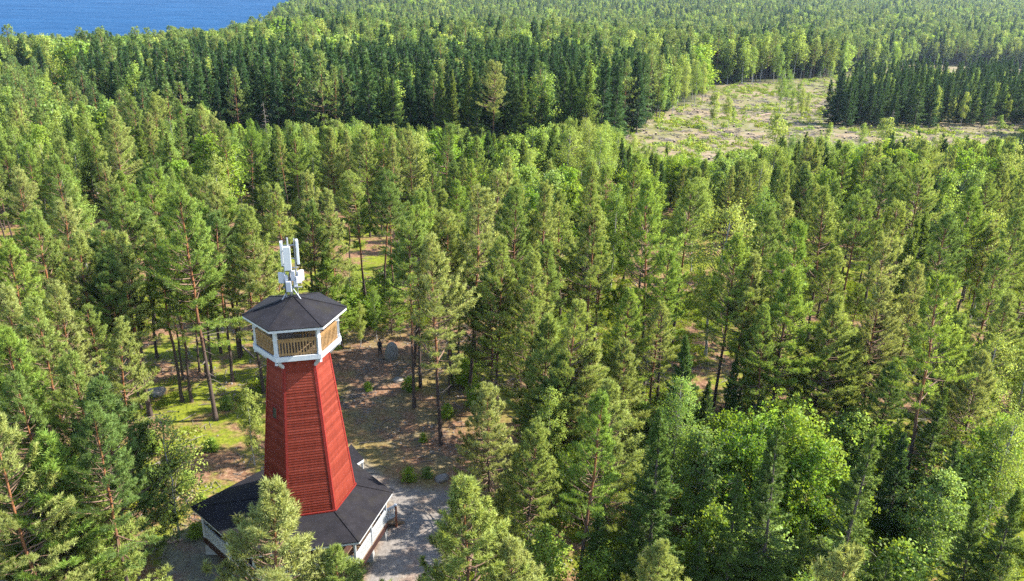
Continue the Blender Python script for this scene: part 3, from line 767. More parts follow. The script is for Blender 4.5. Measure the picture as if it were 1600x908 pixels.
# ------------------------------------------------------------------ ground, lake
def build_ground():
    az = np.concatenate([np.arange(-180, -42, 3.0), np.arange(-42, 42, 0.30), np.arange(42, 180, 3.0)])
    rr = np.concatenate([[2, 8, 14, 20], np.geomspace(24, 1800, 420), np.geomspace(1850, 9000, 24)])
    A, Rr = np.meshgrid(np.radians(az), rr)
    x, y = (np.sin(A) * Rr).ravel(), (np.cos(A) * Rr).ravel()
    z = ground_z(x, y)
    U, Vv, zf = project(x, y, z); front = y > 5
    def mask(p): return (in_poly(U, Vv, p) & front).astype(float)
    n, m = len(rr), len(az)
    V = np.stack([x, y, z], 1)
    i = np.arange(n - 1)[:, None] * m; j = np.arange(m)[None]
    F = np.stack([i + j, i + m + j, i + m + (j + 1) % m, i + (j + 1) % m], -1).reshape(-1, 4)
    me = mesh_np('ground', V, [F], [MAT['ground']], smooth=True)
    def soft(a, k):
        a = a.reshape(n, m)
        for _ in range(k): a = (a + np.roll(a, 1, 0) + np.roll(a, -1, 0) + np.roll(a, 1, 1) + np.roll(a, -1, 1)) / 5
        return a.ravel()
    r = np.hypot(x + 4, y - 52)
    for an, arr in (('clearcut', soft(mask(CLEARCUT), 3)), ('path', soft(np.maximum(mask(PATH), mask(YARD) * .8), 2)), ('rock', soft(mask(ROCKPATH), 5)),
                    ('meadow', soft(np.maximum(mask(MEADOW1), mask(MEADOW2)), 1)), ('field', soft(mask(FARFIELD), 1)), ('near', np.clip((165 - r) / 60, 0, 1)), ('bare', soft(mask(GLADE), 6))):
        at_ = me.attributes.new(an, 'FLOAT', 'POINT'); at_.data.foreach_set('value', arr.astype(np.float32))
    o = link('ground', me); tag(o, 'forest floor of needles, moss and rock sloping to the lake', 'ground', kind='structure')
def ground_mat():
    m, t, out = nt('ground'); v = objco(t)
    def at_(n): a = t.nodes.new('ShaderNodeAttribute'); a.attribute_name = n; return a.outputs['Fac']
    nb, nm, ns = noise(t, v, 0.10, 4), noise(t, v, 0.45, 5, .6), noise(t, v, 3.2, 6, .65)
    litter = ramp(t, ns, [(0.25, (0.055, 0.026, 0.014)), (0.46, (0.150, 0.080, 0.045)), (0.60, (0.215, 0.128, 0.076)), (0.78, (0.30, 0.20, 0.13))])
    moss = ramp(t, ns, [(0.3, (0.060, 0.075, 0.010)), (0.6, (0.150, 0.170, 0.014)), (0.8, (0.20, 0.19, 0.03))])
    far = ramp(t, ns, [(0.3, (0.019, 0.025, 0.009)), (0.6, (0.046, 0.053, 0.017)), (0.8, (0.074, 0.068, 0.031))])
    k = mth(t, 'ADD', mth(t, 'MULTIPLY', nb, 0.6), mth(t, 'MULTIPLY', nm, 0.55))
    mossf = mth(t, 'MULTIPLY', ramp(t, k, [(0.52, (0, 0, 0)), (0.62, (1, 1, 1))]), mth(t, 'SUBTRACT', 1.0, mth(t, 'MULTIPLY', at_('bare'), .62)))
    near = mixc(t, mossf, litter, moss)
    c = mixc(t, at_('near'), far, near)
    rock = ramp(t, ns, [(0.3, (0.068, 0.056, 0.053)), (0.55, (0.124, 0.108, 0.099)), (0.75, (0.174, 0.155, 0.146))])
    c = mixc(t, mth(t, 'MULTIPLY', mth(t, 'MULTIPLY', at_('rock'), .55), ramp(t, nm, [(0.42, (0, 0, 0)), (0.6, (.6, .6, .6))])), c, rock)
    path = ramp(t, ns, [(0.25, (0.110, 0.096, 0.085)), (0.6, (0.190, 0.170, 0.152)), (0.8, (0.24, 0.218, 0.198))])
    c = mixc(t, mth(t, 'MULTIPLY', at_('path'), ramp(t, nm, [(0.30, (.35, .35, .35)), (0.52, (1, 1, 1))])), c, path)
    cc = mixc(t, ramp(t, noise(t, v, 0.055, 5, .65), [(0.40, (0, 0, 0)), (0.6, (1, 1, 1))]), (0.110, 0.112, 0.030), (0.190, 0.140, 0.080))
    cc = mixc(t, ramp(t, noise(t, v, 0.5, 6, .7), [(0.5, (0, 0, 0)), (0.68, (.9, .9, .9))]), cc, (0.216, 0.186, 0.150))
    cc = mixc(t, ramp(t, noise(t, v, 0.9, 4, .7), [(0.30, (.8, .8, .8)), (0.45, (0, 0, 0))]), cc, (0.045, 0.051, 0.018))
    c = mixc(t, at_('clearcut'), c, cc)
    c = mixc(t, at_('meadow'), c, (0.15, 0.20, 0.03))
    c = mixc(t, at_('field'), c, (0.05, 0.08, 0.03))
    p = t.nodes.new('ShaderNodeBsdfPrincipled'); p.inputs['Roughness'].default_value = 0.95; p.inputs['Specular IOR Level'].default_value = 0.1
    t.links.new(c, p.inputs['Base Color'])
    b = t.nodes.new('ShaderNodeBump'); b.inputs['Strength'].default_value = 0.6; b.inputs['Distance'].default_value = 0.15
    t.links.new(ns, b.inputs['Height']); t.links.new(b.outputs[0], p.inputs['Normal'])
    t.links.new(p.outputs[0], out.inputs['Surface'])
    return m
MAT['ground'] = ground_mat()
build_ground()
def water_mat():
    m, t, out = nt('water'); v = objco(t)
    mp = t.nodes.new('ShaderNodeMapping'); mp.inputs['Scale'].default_value = (0.35, 1.0, 1); mp.inputs['Rotation'].default_value = (0, 0, 0.3); t.links.new(v, mp.inputs['Vector'])
    n1 = noise(t, mp.outputs[0], 0.20, 5, .6); n2 = noise(t, mp.outputs[0], 0.03, 6, .7)
    p = t.nodes.new('ShaderNodeBsdfDiffuse'); gl = t.nodes.new('ShaderNodeBsdfGlossy'); gl.inputs['Roughness'].default_value = 0.25; gl.inputs['Color'].default_value = (.25, .55, 1, 1)
    mx = t.nodes.new('ShaderNodeMixShader'); mx.inputs[0].default_value = 0.07
    t.links.new(ramp(t, mth(t, 'MULTIPLY_ADD', n1, .35, mth(t, 'MULTIPLY', n2, .65)), [(0.36, (0.005, 0.026, 0.066)), (0.62, (0.014, 0.053, 0.116))]), p.inputs['Color'])
    b = t.nodes.new('ShaderNodeBump'); b.inputs['Strength'].default_value = 0.9; b.inputs['Distance'].default_value = 0.9
    t.links.new(n1, b.inputs['Height'])
    for q in (p, gl): t.links.new(b.outputs[0], q.inputs['Normal'])
    t.links.new(p.outputs[0], mx.inputs[1]); t.links.new(gl.outputs[0], mx.inputs[2]); t.links.new(mx.outputs[0], out.inputs['Surface'])
    return m
def build_lake():
    az = np.radians(np.linspace(-75, -8, 60)); pts = [(math.sin(a) * r, math.cos(a) * r) for r, aa in ((560, az), (3300, az[::-1])) for a in aa]
    me = bpy.data.meshes.new('lake_water'); me.from_pydata([(x, y, LAKE_Z) for x, y in pts], [], [tuple(range(len(pts)))[::-1]]); me.materials.append(water_mat())
    tag(link('lake_water', me), 'rippled blue lake beyond the forest', 'lake', kind='structure')
build_lake()
# ------------------------------------------------------------------ the lookout tower
TX, TY = TOWER
HA = [R(a) for a in (255, 315, 15, 75, 135, 195)]              # front-left, front-right, right, back-right, back-left, left
def hx(r, z=None):
    return [(TX + r * math.cos(a), TY + r * math.sin(a)) if z is None else (TX + r * math.cos(a), TY + r * math.sin(a), z) for a in HA]
def lerp(a, b, t): return tuple(a[i] + (b[i] - a[i]) * t for i in range(len(a)))
def paint_wood(name, c1, c2, rough=0.6):
    return plain(name, c1, c2, 9, rough, 5, 0.15, (1, 1, 0.25))
def board_mat():
    m, t, out = nt('falun_red'); v = objco(t); sx = t.nodes.new('ShaderNodeSeparateXYZ'); t.links.new(v, sx.inputs[0])
    k = mth(t, 'FLOOR', mth(t, 'DIVIDE', mth(t, 'ADD', sx.outputs[2], 0.2), 14.7 / 84))
    wn_ = t.nodes.new('ShaderNodeTexWhiteNoise'); wn_.noise_dimensions = '1D'; t.links.new(k, wn_.inputs['W'])
    mp = t.nodes.new('ShaderNodeMapping'); mp.inputs['Scale'].default_value = (1.2, 1.2, 7); t.links.new(v, mp.inputs['Vector'])
    f = mth(t, 'ADD', mth(t, 'MULTIPLY', wn_.outputs['Value'], .45), mth(t, 'MULTIPLY', noise(t, mp.outputs[0], 2.2, 6, .65), .6))
    c = ramp(t, f, [(0.25, (0.110, 0.017, 0.009)), (0.5, (0.150, 0.024, 0.013)), (0.8, (0.190, 0.036, 0.021))])
    st = t.nodes.new('ShaderNodeMapping'); st.inputs['Scale'].default_value = (5, 5, .25); t.links.new(v, st.inputs['Vector'])
    c = mixc(t, .55, c, ramp(t, noise(t, st.outputs[0], 1.5, 4, .6), [(.35, (.72, .70, .70)), (.6, (1.1, 1.1, 1.1))]), 'MULTIPLY')
    p = t.nodes.new('ShaderNodeBsdfPrincipled'); p.inputs['Roughness'].default_value = .8; p.inputs['Specular IOR Level'].default_value = .12
    t.links.new(c, p.inputs['Base Color']); t.links.new(p.outputs[0], out.inputs['Surface'])
    return m
M_RED = board_mat()
M_REDTRIM = plain('red_trim', (0.149, 0.014, 0.010), (0.198, 0.021, 0.014), 5, 0.7, spec=0.2)
M_WHITE = plain('white_paint', (0.360, 0.374, 0.389), (0.446, 0.454, 0.454), 5, 0.5)
M_RAIL = plain('yellow_pine', (0.185, 0.102, 0.038), (0.285, 0.172, 0.072), 7, 0.6, stretch=(1, 1, .3))
M_FLOOR = plain('deck_boards', (0.120, 0.078, 0.048), (0.192, 0.132, 0.084), 6, 0.7)
M_DARKWOOD = plain('dark_wood', (0.05, 0.03, 0.022), (0.09, 0.055, 0.04), 6, 0.8)
M_CONC = plain('concrete', (0.186, 0.180, 0.174), (0.273, 0.267, 0.254), 4, 0.9, bump=.3)
M_STEEL = plain('galvanised_steel', (0.210, 0.217, 0.231), (0.315, 0.322, 0.336), 10, 0.45)
M_PANEL = plain('antenna_shell', (0.409, 0.428, 0.446), (0.484, 0.496, 0.508), 3, 0.4)
M_UNIT = plain('radio_unit_shell', (0.372, 0.372, 0.409), (0.446, 0.446, 0.484), 3, 0.45)
M_CABLE = plain('black_cable', (0.015, 0.015, 0.016), (0.03, 0.03, 0.032), 10, 0.5)
M_GLASS = plain('dark_window', (0.02, 0.02, 0.022), (0.05, 0.045, 0.04), 4, 0.15, spec=.6)
def felt_mat():
    m, t, out = nt('bitumen_shingle'); v = objco(t)
    n1 = noise(t, v, 1.3, 4); n2 = noise(t, v, 38, 3, .7)
    vo = t.nodes.new('ShaderNodeTexVoronoi'); vo.inputs['Scale'].default_value = 5.5; t.links.new(v, vo.inputs['Vector'])
    c = mixc(t, 0.5, ramp(t, n1, [(0.3, (0.009, 0.008, 0.010)), (0.7, (0.0155, 0.014, 0.0165))]), ramp(t, n2, [(0.3, (0.5, 0.5, 0.5)), (0.7, (1.6, 1.6, 1.6))]), 'MULTIPLY')
    sp = t.nodes.new('ShaderNodeSeparateColor'); t.links.new(vo.outputs['Color'], sp.inputs[0])
    c = mixc(t, 0.35, c, ramp(t, sp.outputs[0], [(0, (.6, .6, .6)), (1, (1.4, 1.4, 1.4))]), 'MULTIPLY')
    c = mixc(t, ramp(t, noise(t, v, 0.9, 6, .7), [(.52, (0, 0, 0)), (.72, (.55, .55, .55))]), c, (.022, .019, .012))      # needles and moss lodged on the felt
    p = t.nodes.new('ShaderNodeBsdfPrincipled'); p.inputs['Roughness'].default_value = 0.85; p.inputs['Specular IOR Level'].default_value = 0.15
    t.links.new(c, p.inputs['Base Color'])
    b = t.nodes.new('ShaderNodeBump'); b.inputs['Strength'].default_value = 0.5; b.inputs['Distance'].default_value = 0.02; t.links.new(n2, b.inputs['Height']); t.links.new(b.outputs[0], p.inputs['Normal'])
    t.links.new(p.outputs[0], out.inputs['Surface'])
    return m
M_ROOF = felt_mat()

tower = empty('lookout_tower', (0, 0, 0), 'tall red six-sided wooden lookout tower with white viewing deck and black roofs', 'lookout tower')
# shaft of lapped boards
Z0, Z1, R0, R1 = -0.2, 14.5, 3.40, 1.74
def rs_at(z): return R1 + (2.83 - R1) * (Z1 - z) / (Z1 - 4.34)
b = MB(); nb = 84; lap = 0.027
V, F = [], []
for k in range(nb):
    za, zb = Z0 + (Z1 - Z0) * k / nb, Z0 + (Z1 - Z0) * (k + 1) / nb
    V += hx(rs_at(za) + lap, za) + hx(rs_at(zb), zb)
    o_ = k * 12
    for i in range(6):
        j = (i + 1) % 6
        F.append((o_ + i, o_ + j, o_ + 6 + j, o_ + 6 + i))
        if k: F.append((o_ - 6 + i, o_ - 6 + j, o_ + j, o_ + i))
F.append((11 + 12 * (nb - 1), 10 + 12 * (nb - 1), 9 + 12 * (nb - 1), 8 + 12 * (nb - 1), 7 + 12 * (nb - 1), 6 + 12 * (nb - 1))[::-1])
b.add(V, F); shaft = b.build('shaft', M_RED, tower)
for i in range(6):
    b = MB(); a = HA[i]; n_ = Vector((math.cos(a), math.sin(a), 0))
    lo = Vector(hx(rs_at(1.0) + 0.02, 1.0)[i]); hi = Vector(hx(rs_at(Z1) + 0.02, Z1 - 0.02)[i])
    tng = Vector((-n_.y, n_.x, 0))
    for sgn in (-1, 1):
        dirn = (tng * sgn * 0.866 - n_ * 0.5)
        b.beam(lo + dirn * 0.07 + n_ * 0.012, hi + dirn * 0.07 + n_ * 0.012, 0.13, 0.03, upv=(n_ * 0.866 + tng * sgn * 0.5))
    b.build('corner_board', M_REDTRIM, shaft)
# flashing where the shaft meets the lower roof
b = MB(); b.prism(hx(3.62), -.2, 3.62, hx(3.36)); b.build('base_wall', plain('dark_stained_boards', (.035, .016, .011), (.06, .026, .018), 6, .8, stretch=(4, 4, .4)), tower)
# small windows on the left faces
def shaft_window(i, j, z, t=0.5):
    pa, pb = Vector(hx(rs_at(z) * 1.0, z)[i]), Vector(hx(rs_at(z), z)[j])
    c = pa.lerp(pb, t); d = (pb - pa).normalized(); nrm = Vector((d.y, -d.x, 0))
    if nrm.dot(c - Vector((TX, TY, z))) < 0: nrm = -nrm
    slope = Vector((0, 0, 1)) - nrm * ((2.83 - R1) / (Z1 - 4.34) * .866)
    slope.normalize()
    c = c + nrm * 0.03
    w = MB(); w.beam(c - slope * .36, c + slope * .36, 0.46, 0.05, upv=nrm); wo_ = w.build('window', M_GLASS, shaft)
    f = MB()
    for s in (-1, 1):
        f.beam(c - slope * .44 + d * s * .28 + nrm * .012, c + slope * .44 + d * s * .28 + nrm * .012, .08, .07, upv=nrm)
        f.beam(c + slope * s * .40 - d * .24 + nrm * .012, c + slope * s * .40 + d * .24 + nrm * .012, .08, .07, upv=slope)
    f.build('window_frame', M_REDTRIM, wo_)
shaft_window(5, 0, 10.8); shaft_window(3, 4, 8.0); shaft_window(5, 0, 6.3)

# viewing deck
DZ, EZ, AZ_ = 14.75, 16.88, 17.85
b = MB(); b.prism(hx(2.44), DZ - .02, DZ + .20); deck = b.build('deck_floor', M_FLOOR, tower)
b = MB()
H_o = hx(2.545)
for i in range(6):
    j = (i + 1) % 6
    pa, pb = H_o[i], H_o[j]
    ia, ib = hx(2.455)[i], hx(2.455)[j]
    b.prism([pa, pb, ib, ia], DZ - .05, DZ + .25)
b.build('fascia', M_WHITE, deck)
b = MB(); b.prism(hx(2.45), DZ - .10, DZ - .03); b.build('soffit', M_DARKWOOD, deck)
for i in range(6):
    b = MB(); a = HA[i]; n_ = Vector((math.cos(a), math.sin(a), 0)); c = Vector((TX, TY, 0))
    b.beam(c + n_ * (rs_at(14.0) + .02) + Vector((0, 0, 14.05)), c + n_ * 2.36 + Vector((0, 0, DZ - .12)), .16, .16)
    b.beam(c + n_ * (R1 - .05) + Vector((0, 0, DZ - .19)), c + n_ * 2.50 + Vector((0, 0, DZ - .19)), .14, .16)
    b.build('bracket', M_WHITE, tower)
P_R = 2.36
for i in range(6):
    p = hx(P_R)[i]
    b = MB(); b.beam((*p, DZ + .20), (*p, EZ - .02), .19, .19, upv=(math.cos(HA[i]), math.sin(HA[i]), 0))
    b.beam((*p, DZ + .22), (*p, DZ + .40), .25, .25, upv=(math.cos(HA[i]), math.sin(HA[i]), 0))
    b.beam((*p, DZ + 1.25), (*p, DZ + 1.33), .24, .24, upv=(math.cos(HA[i]), math.sin(HA[i]), 0))
    post = b.build('post', M_WHITE, tower, .01)
    # knee braces under the eaves
    k = MB()
    for j in ((i + 1) % 6, (i - 1) % 6):
        q = lerp(hx(P_R)[i], hx(P_R)[j], .16)
        k.beam((*lerp(p, q, .25), EZ - .42), (*q, EZ - .10), .08, .08)
    k.build('knee_brace', M_WHITE, post)
def rail_panel(pa, pb, z0, hgt, mat, slat_w=.075, gap=.085, name='railing', parent=None, capw=.12):
    d = Vector((pb[0] - pa[0], pb[1] - pa[1], 0)); L = d.length; d.normalize()
    A = Vector((pa[0], pa[1], 0)) + d * .11; Bv = Vector((pb[0], pb[1], 0)) - d * .11; L -= .22
    b = MB(); up_ = Vector((0, 0, 1))
    b.beam(A + up_ * (z0 + hgt), Bv + up_ * (z0 + hgt), capw, .05)
    b.beam(A + up_ * (z0 + hgt - .13), Bv + up_ * (z0 + hgt - .13), .04, .15)
    b.beam(A + up_ * (z0 + .14), Bv + up_ * (z0 + .14), .04, .13)
    n = max(1, int(L / (slat_w + gap))); nrm = Vector((d.y, -d.x, 0))
    for k in range(n):
        c = A + d * (L * (k + .5) / n) + nrm * .032
        b.beam(c + up_ * (z0 + .06), c + up_ * (z0 + hgt - .06), .022, slat_w, upv=d)
    return b.build(name, mat, parent)
for i in range(6):
    rail_panel(hx(P_R)[i], hx(P_R)[(i + 1) % 6], DZ + .20, 1.08, M_RAIL, parent=tower)
# sides of the stair opening inside the deck
inner = [(TX - .55, TY + .7), (TX + 1.15, TY + 1.0), (TX + 1.3, TY + .05), (TX + .2, TY - .3)]
for k in range(3):
    rail_panel(inner[k], inner[k + 1], DZ + .20, 1.0, M_RAIL, name='stair_railing', parent=tower)
b = MB(); b.beam((TX + .45, TY - .62, DZ + 1.28), (TX + 1.45, TY - 1.0, DZ + 1.22), .34, .05); b.beam((TX + .5, TY - .62, DZ + .2), (TX + .5, TY - .62, DZ + 1.25), .07, .07); b.beam((TX + 1.38, TY - .97, DZ + .2), (TX + 1.38, TY - .97, DZ + 1.2), .07, .07)
b.build('viewing_board', M_RAIL, tower)
# roof
RE = 2.98
b = MB()
for i in range(6):
    j = (i + 1) % 6
    e0, e1 = hx(RE, EZ)[i], hx(RE, EZ)[j]; ap = (TX, TY, AZ_)
    b.add([e0, e1, ap, (e0[0], e0[1], EZ - .05), (e1[0], e1[1], EZ - .05), (TX, TY, AZ_ - .05)], [(0, 1, 2), (4, 3, 5), (0, 3, 4, 1)])
roof = b.build('roof', M_ROOF, tower)
b = MB()
for i in range(6):
    b.beam(Vector(hx(RE * .995, EZ + .012)[i]), Vector((TX, TY, AZ_ + .012)), .16, .025)
b.build('ridge_strip', M_ROOF, roof)
b = MB()
for i in range(6):
    j = (i + 1) % 6
    b.prism([hx(RE - .03)[i], hx(RE - .03)[j], hx(RE - .09)[j], hx(RE - .09)[i]], EZ - .20, EZ - .055)
b.build('fascia', M_WHITE, roof)
b = MB(); b.prism(hx(RE - .10), EZ - .12, EZ - .07); b.build('ceiling', M_DARKWOOD, roof)
b = MB()
for i in range(6):
    b.beam(hx(P_R, EZ - .17)[i], hx(P_R, EZ - .17)[(i + 1) % 6], .12, .14)
b.build('eave_beam', M_WHITE, roof)

# lower terrace
TER = [(-15.14, 39.07), (-8.83, 40.60), (-7.55, 45.62), (-11.24, 49.60), (-16.46, 48.20), (-20.09, 43.57)]   # eaves: front-left, front-right, right, back-right, back-left, left wing
TZ, TF = 3.5, 1.15
cen = (TX - .6, TY)
def inset(k): return [lerp(p, cen, k) for p in TER]
b = MB(); top = hx(2.86, 4.36)
for i in range(6):
    j = (i + 1) % 6
    e0, e1 = (*TER[i], TZ), (*TER[j], TZ)
    dn = [(x, y, z - .06) for x, y, z in (e0, e1, top[j], top[i])]
    b.add([e0, e1, top[j], top[i]] + dn, [(0, 1, 2, 3), (7, 6, 5, 4), (0, 4, 5, 1)])
troof = b.build('terrace_roof', M_ROOF, tower)
b = MB(); fo, fi = inset(.006), inset(.016)
for i in range(6):
    j = (i + 1) % 6; b.prism([fo[i], fo[j], fi[j], fi[i]], TZ - .22, TZ - .065)
b.build('fascia', M_WHITE, troof)
b = MB(); c_in = inset(.018); b.prism(c_in, TZ - .16, TZ - .11); b.build('ceiling', M_DARKWOOD, troof)
b = MB()
for i in range(6):
    b.beam(hx(2.92, 4.40)[i], hx(2.92, 4.40)[(i + 1) % 6], .05, .10)
b.build('flashing', M_REDTRIM, troof)
b = MB()
for i in range(6): b.beam((*TER[i], TZ + .012), hx(2.88, 4.372)[i], .18, .025)
b.build('ridge_strip', M_ROOF, troof)
fl = inset(.075)
b = MB(); b.prism(fl, TF - .10, TF); tfl = b.build('terrace_floor', M_FLOOR, tower)
b = MB()
ou, inn = inset(.068), inset(.092)
for i in range(6):
    j = (i + 1) % 6; b.prism([ou[i], ou[j], inn[j], inn[i]], TF - .42, TF - .02)
b.build('edge_beam', plain('dark_red_beam', (.022, .008, .006), (.034, .012, .009), 5), tfl)
pr = inset(.088)
posts = []
for i in range(6):
    j = (i + 1) % 6; L = math.dist(pr[i], pr[j]); n = 2 if L > 3.4 else 1
    for k in range(n): posts.append((lerp(pr[i], pr[j], k / n), i, k))
for p, i, k in posts:
    b = MB(); b.beam((*p, TF), (*p, TZ - .15), .13, .13); b.build('terrace_post', M_WHITE, tower, .008)
for q in range(len(posts)):
    p, i, k = posts[q]; p2 = posts[(q + 1) % len(posts)][0]
    if i == 2 and k == 0: continue                       # the way in from the path
    rail_panel(p, p2, TF, .98, M_WHITE, .075, .055, 'terrace_railing', tower, .09)
for i in range(6):
    for tt in (0, .5):
        p = lerp(inset(.15)[i], inset(.15)[(i + 1) % 6], tt)
        gz = float(ground_z(*p))
        b = MB(); s0, s1 = .42, .34
        b.prism([(p[0] - s0, p[1] - s0), (p[0] + s0, p[1] - s0), (p[0] + s0, p[1] + s0), (p[0] - s0, p[1] + s0)], gz - .3, TF - .42,
                [(p[0] - s1, p[1] - s1), (p[0] + s1, p[1] - s1), (p[0] + s1, p[1] + s1), (p[0] - s1, p[1] + s1)])
        b.build('pier', M_CONC, tower, .02)
# steps down to the path, with their handrails
sa, sb = Vector((*lerp(pr[2], pr[3], .08), 0)), Vector((*lerp(pr[2], pr[3], .46), 0))
e = (sb - sa).normalized(); od = Vector((e.y, -e.x, 0))
if od.dot(sa - Vector((TX, TY, 0))) < 0: od = -od
gz = float(ground_z(*(sa + od * 1.2)[:2]))
b = MB(); ns = 5
for k in range(ns):
    z = TF - (TF - gz) * (k + 1) / (ns + 1)
    b.beam(sa + od * (.18 + .30 * k) + Vector((0, 0, z)), sb + od * (.18 + .30 * k) + Vector((0, 0, z)), .28, .05)
for q in (sa, sb): b.beam(q + Vector((0, 0, TF - .2)), q + od * 1.7 + Vector((0, 0, gz)), .06, .24)
steps = b.build('steps', M_FLOOR, tower)
for q in (sa, sb):
    b = MB()
    b.beam(q + od * 1.05 + Vector((0, 0, gz - .1)), q + od * 1.05 + Vector((0, 0, gz + 1.75)), .15, .15)
    np_ = b.build('newel_post', plain('brown_post', (.16, .055, .03), (.24, .09, .05), 8, .7), steps)
    b = MB(); b.beam(q + od * 1.05 + Vector((0, 0, gz + 1.75)), q + od * 1.05 + Vector((0, 0, gz + 1.86)), .19, .19); b.build('post_cap', M_WHITE, steps, .02)
    rail_panel((q + od * -.05)[:2], (q + od * 1.10)[:2], TF - .30, .95, M_WHITE, .07, .06, 'stair_railing', steps, .09)
# small roof over the way in, seen behind the shaft
cz = 3.30
cp = [atz(568, 717, cz), atz(551, 728, cz), atz(538, 706, cz), atz(549, 694, cz)]
ce = sum(cp) / 4
b = MB(); b.prism([tuple(p[:2]) for p in cp], cz - .05, cz + .02); can = b.build('canopy', M_ROOF, tower)
b = MB()
for i in range(4):
    a_, b_ = Vector(cp[i]), Vector(cp[(i + 1) % 4]); b.beam(a_ - Vector((0, 0, .14)), b_ - Vector((0, 0, .14)), .05, .16)
b.build('fascia', M_WHITE, can)
for i in (0, 3):
    q = Vector(cp[i]).lerp(Vector(ce), .15); b = MB(); b.beam((q.x, q.y, float(ground_z(q.x, q.y)) - .1), (q.x, q.y, cz - .06), .12, .12); b.build('canopy_post', M_WHITE, can)

# antenna mast standing on the roof
mast = empty('antenna_mast', (TX, TY, AZ_), 'steel antenna mast with white panel antennas and radio boxes on the black tower roof', 'antenna mast')
def mb_child(name, fn, mat, parent=mast, bevel=0):
    b = MB(); fn(b); o = b.build(name, mat, parent, bevel)
    o.location = (-TX, -TY, -AZ_) if parent is mast else (0, 0, 0)
    return o
def w_(dx, dy, z): return (TX + dx, TY + dy, z)
mb_child('pole', lambda b: (b.tube([w_(-.12, 0, 17.6), w_(-.12, 0, 21.35)], [.05, .045], 10)), M_STEEL)
mb_child('pole', lambda b: (b.tube([w_(.22, .12, 17.7), w_(.22, .12, 21.3)], [.035, .03], 8)), M_STEEL)
mb_child('pole', lambda b: (b.tube([w_(-.40, -.05, 17.6), w_(-.40, -.05, 21.2)], [.035, .03], 8)), M_STEEL)
def bars(b):
    for z in (19.55, 20.1, 20.9):
        b.beam(w_(-.40, -.05, z), w_(.36, .14, z), .05, .05); b.beam(w_(-.12, 0, z), w_(-.05, -.28, z), .05, .05)
    for z in (18.35, 18.95): b.beam(w_(-.55, -.08, z), w_(.5, .1, z), .05, .05)
    for k in range(4):
        b.beam(w_(.15, .10, 19.7 + .4 * k), w_(.30, .14, 19.7 + .4 * k), .02, .02)
    for a in (R(100), R(220), R(340)):
        b.beam(w_(-.12, 0, 18.45), w_(-.12 + .6 * math.cos(a), .6 * math.sin(a), 17.72), .05, .05)
mb_child('cross_bar', bars, M_STEEL)
def panel(cx_, cy_, z0, z1, yaw, wd, dp):
    n_ = Vector((math.cos(yaw), math.sin(yaw), 0))
    c = Vector((TX + cx_, TY + cy_, 0))
    o = mb_child('antenna_panel', lambda b: b.beam(c + Vector((0, 0, z0)), c + Vector((0, 0, z1)), wd, dp, upv=n_), M_PANEL, bevel=.025)
    k = mb_child('end_cap', lambda b: b.beam(c + Vector((0, 0, z0 - .05)), c + Vector((0, 0, z0 + .01)), wd * .8, dp * .8, upv=n_), M_CABLE, o)
panel(-.46, -.10, 19.72, 21.15, R(195), .36, .15)
panel(-.10, -.34, 19.52, 20.95, R(283), .40, .16)
panel(.38, .10, 19.78, 21.22, R(20), .36, .15)
for (dx, dy, z0, z1, yaw, wd, dp) in [(-.56, -.12, 18.65, 19.28, R(262), .40, .16), (-.30, -.20, 18.75, 19.15, R(300), .18, .18), (.10, -.16, 18.85, 19.45, R(280), .24, .20), (-.14, -.34, 18.22, 18.85, R(275), .30, .20),
                                     (.46, .04, 18.75, 19.38, R(330), .44, .18), (.40, -.16, 18.70, 19.12, R(300), .34, .16), (.22, -.22, 18.5, 18.85, R(290), .2, .16)]:
    n_ = Vector((math.cos(yaw), math.sin(yaw), 0)); c = Vector((TX + dx, TY + dy, 0))
    mb_child('radio_unit', lambda b: b.beam(c + Vector((0, 0, z0)), c + Vector((0, 0, z1)), wd, dp, upv=n_), M_UNIT, bevel=.02)
crs = np.random.default_rng(3)
for k in range(6):
    x0 = crs.uniform(-.5, .4)
    pts = [w_(x0, -.12, 19.0 + .5 * crs.random()), w_(x0 * .9 + crs.normal() * .1, -.25, 18.6), w_(x0 * .6 + crs.normal() * .15, -.3, 18.2), w_(x0 * .4, -.2 - .2 * crs.random(), 17.92)]
    mb_child('cable', lambda b: b.tube(pts, [.018] * 4, 6), M_CABLE)
# ------------------------------------------------------------------ small things on the ground
def blob(name, mat, seed, sx, sy, sz, parent=None, sub=3, rough=.22):
    bm = bmesh.new(); bmesh.ops.create_icosphere(bm, subdivisions=sub, radius=1)
    r_ = np.random.default_rng(seed); ph = r_.uniform(0, 6.28, (6,)); fr = r_.normal(size=(6, 3)) * 1.9
    for v in bm.verts:
        p = np.array(v.co); s = 1 + rough * sum(math.sin(float(fr[k] @ p) + ph[k]) for k in range(6)) / 2.5
        v.co = Vector((p[0] * sx * s, p[1] * sy * s, p[2] * sz * s))
    me = bpy.data.meshes.new(name); bm.to_mesh(me); bm.free(); me.materials.append(mat)
    me.polygons.foreach_set('use_smooth', [True] * len(me.polygons))
    return link(name, me, parent)
M_ROCK = plain('granite', (0.12, 0.105, 0.09), (0.22, 0.20, 0.175), 3, 0.9, 7, .5)
for (u, v, sx, sy, sz, lab) in [(612, 560, .55, .55, 1.15, 'tall pale grey boulder beside the person in dark clothes'),
                                (690, 752, .55, .45, .42, 'grey stone half in a green tuft beside the gravel path'),
                                (622, 596, .5, .4, .25, 'rounded rock lying below the tall pale boulder'),
                                (1186, 640, .8, .6, .5, 'brown grey rock under the dark small spruces below the centre'),
                                (245, 617, .7, .5, .5, 'brown boulder in the lime green undergrowth left of the tower')]:
    p = on_ground(u, v); o = blob('boulder', M_ROCK, int(u), sx, sy, sz); o.location = (p[0], p[1], p[2] + sz * .35); tag(o, lab, 'boulder')
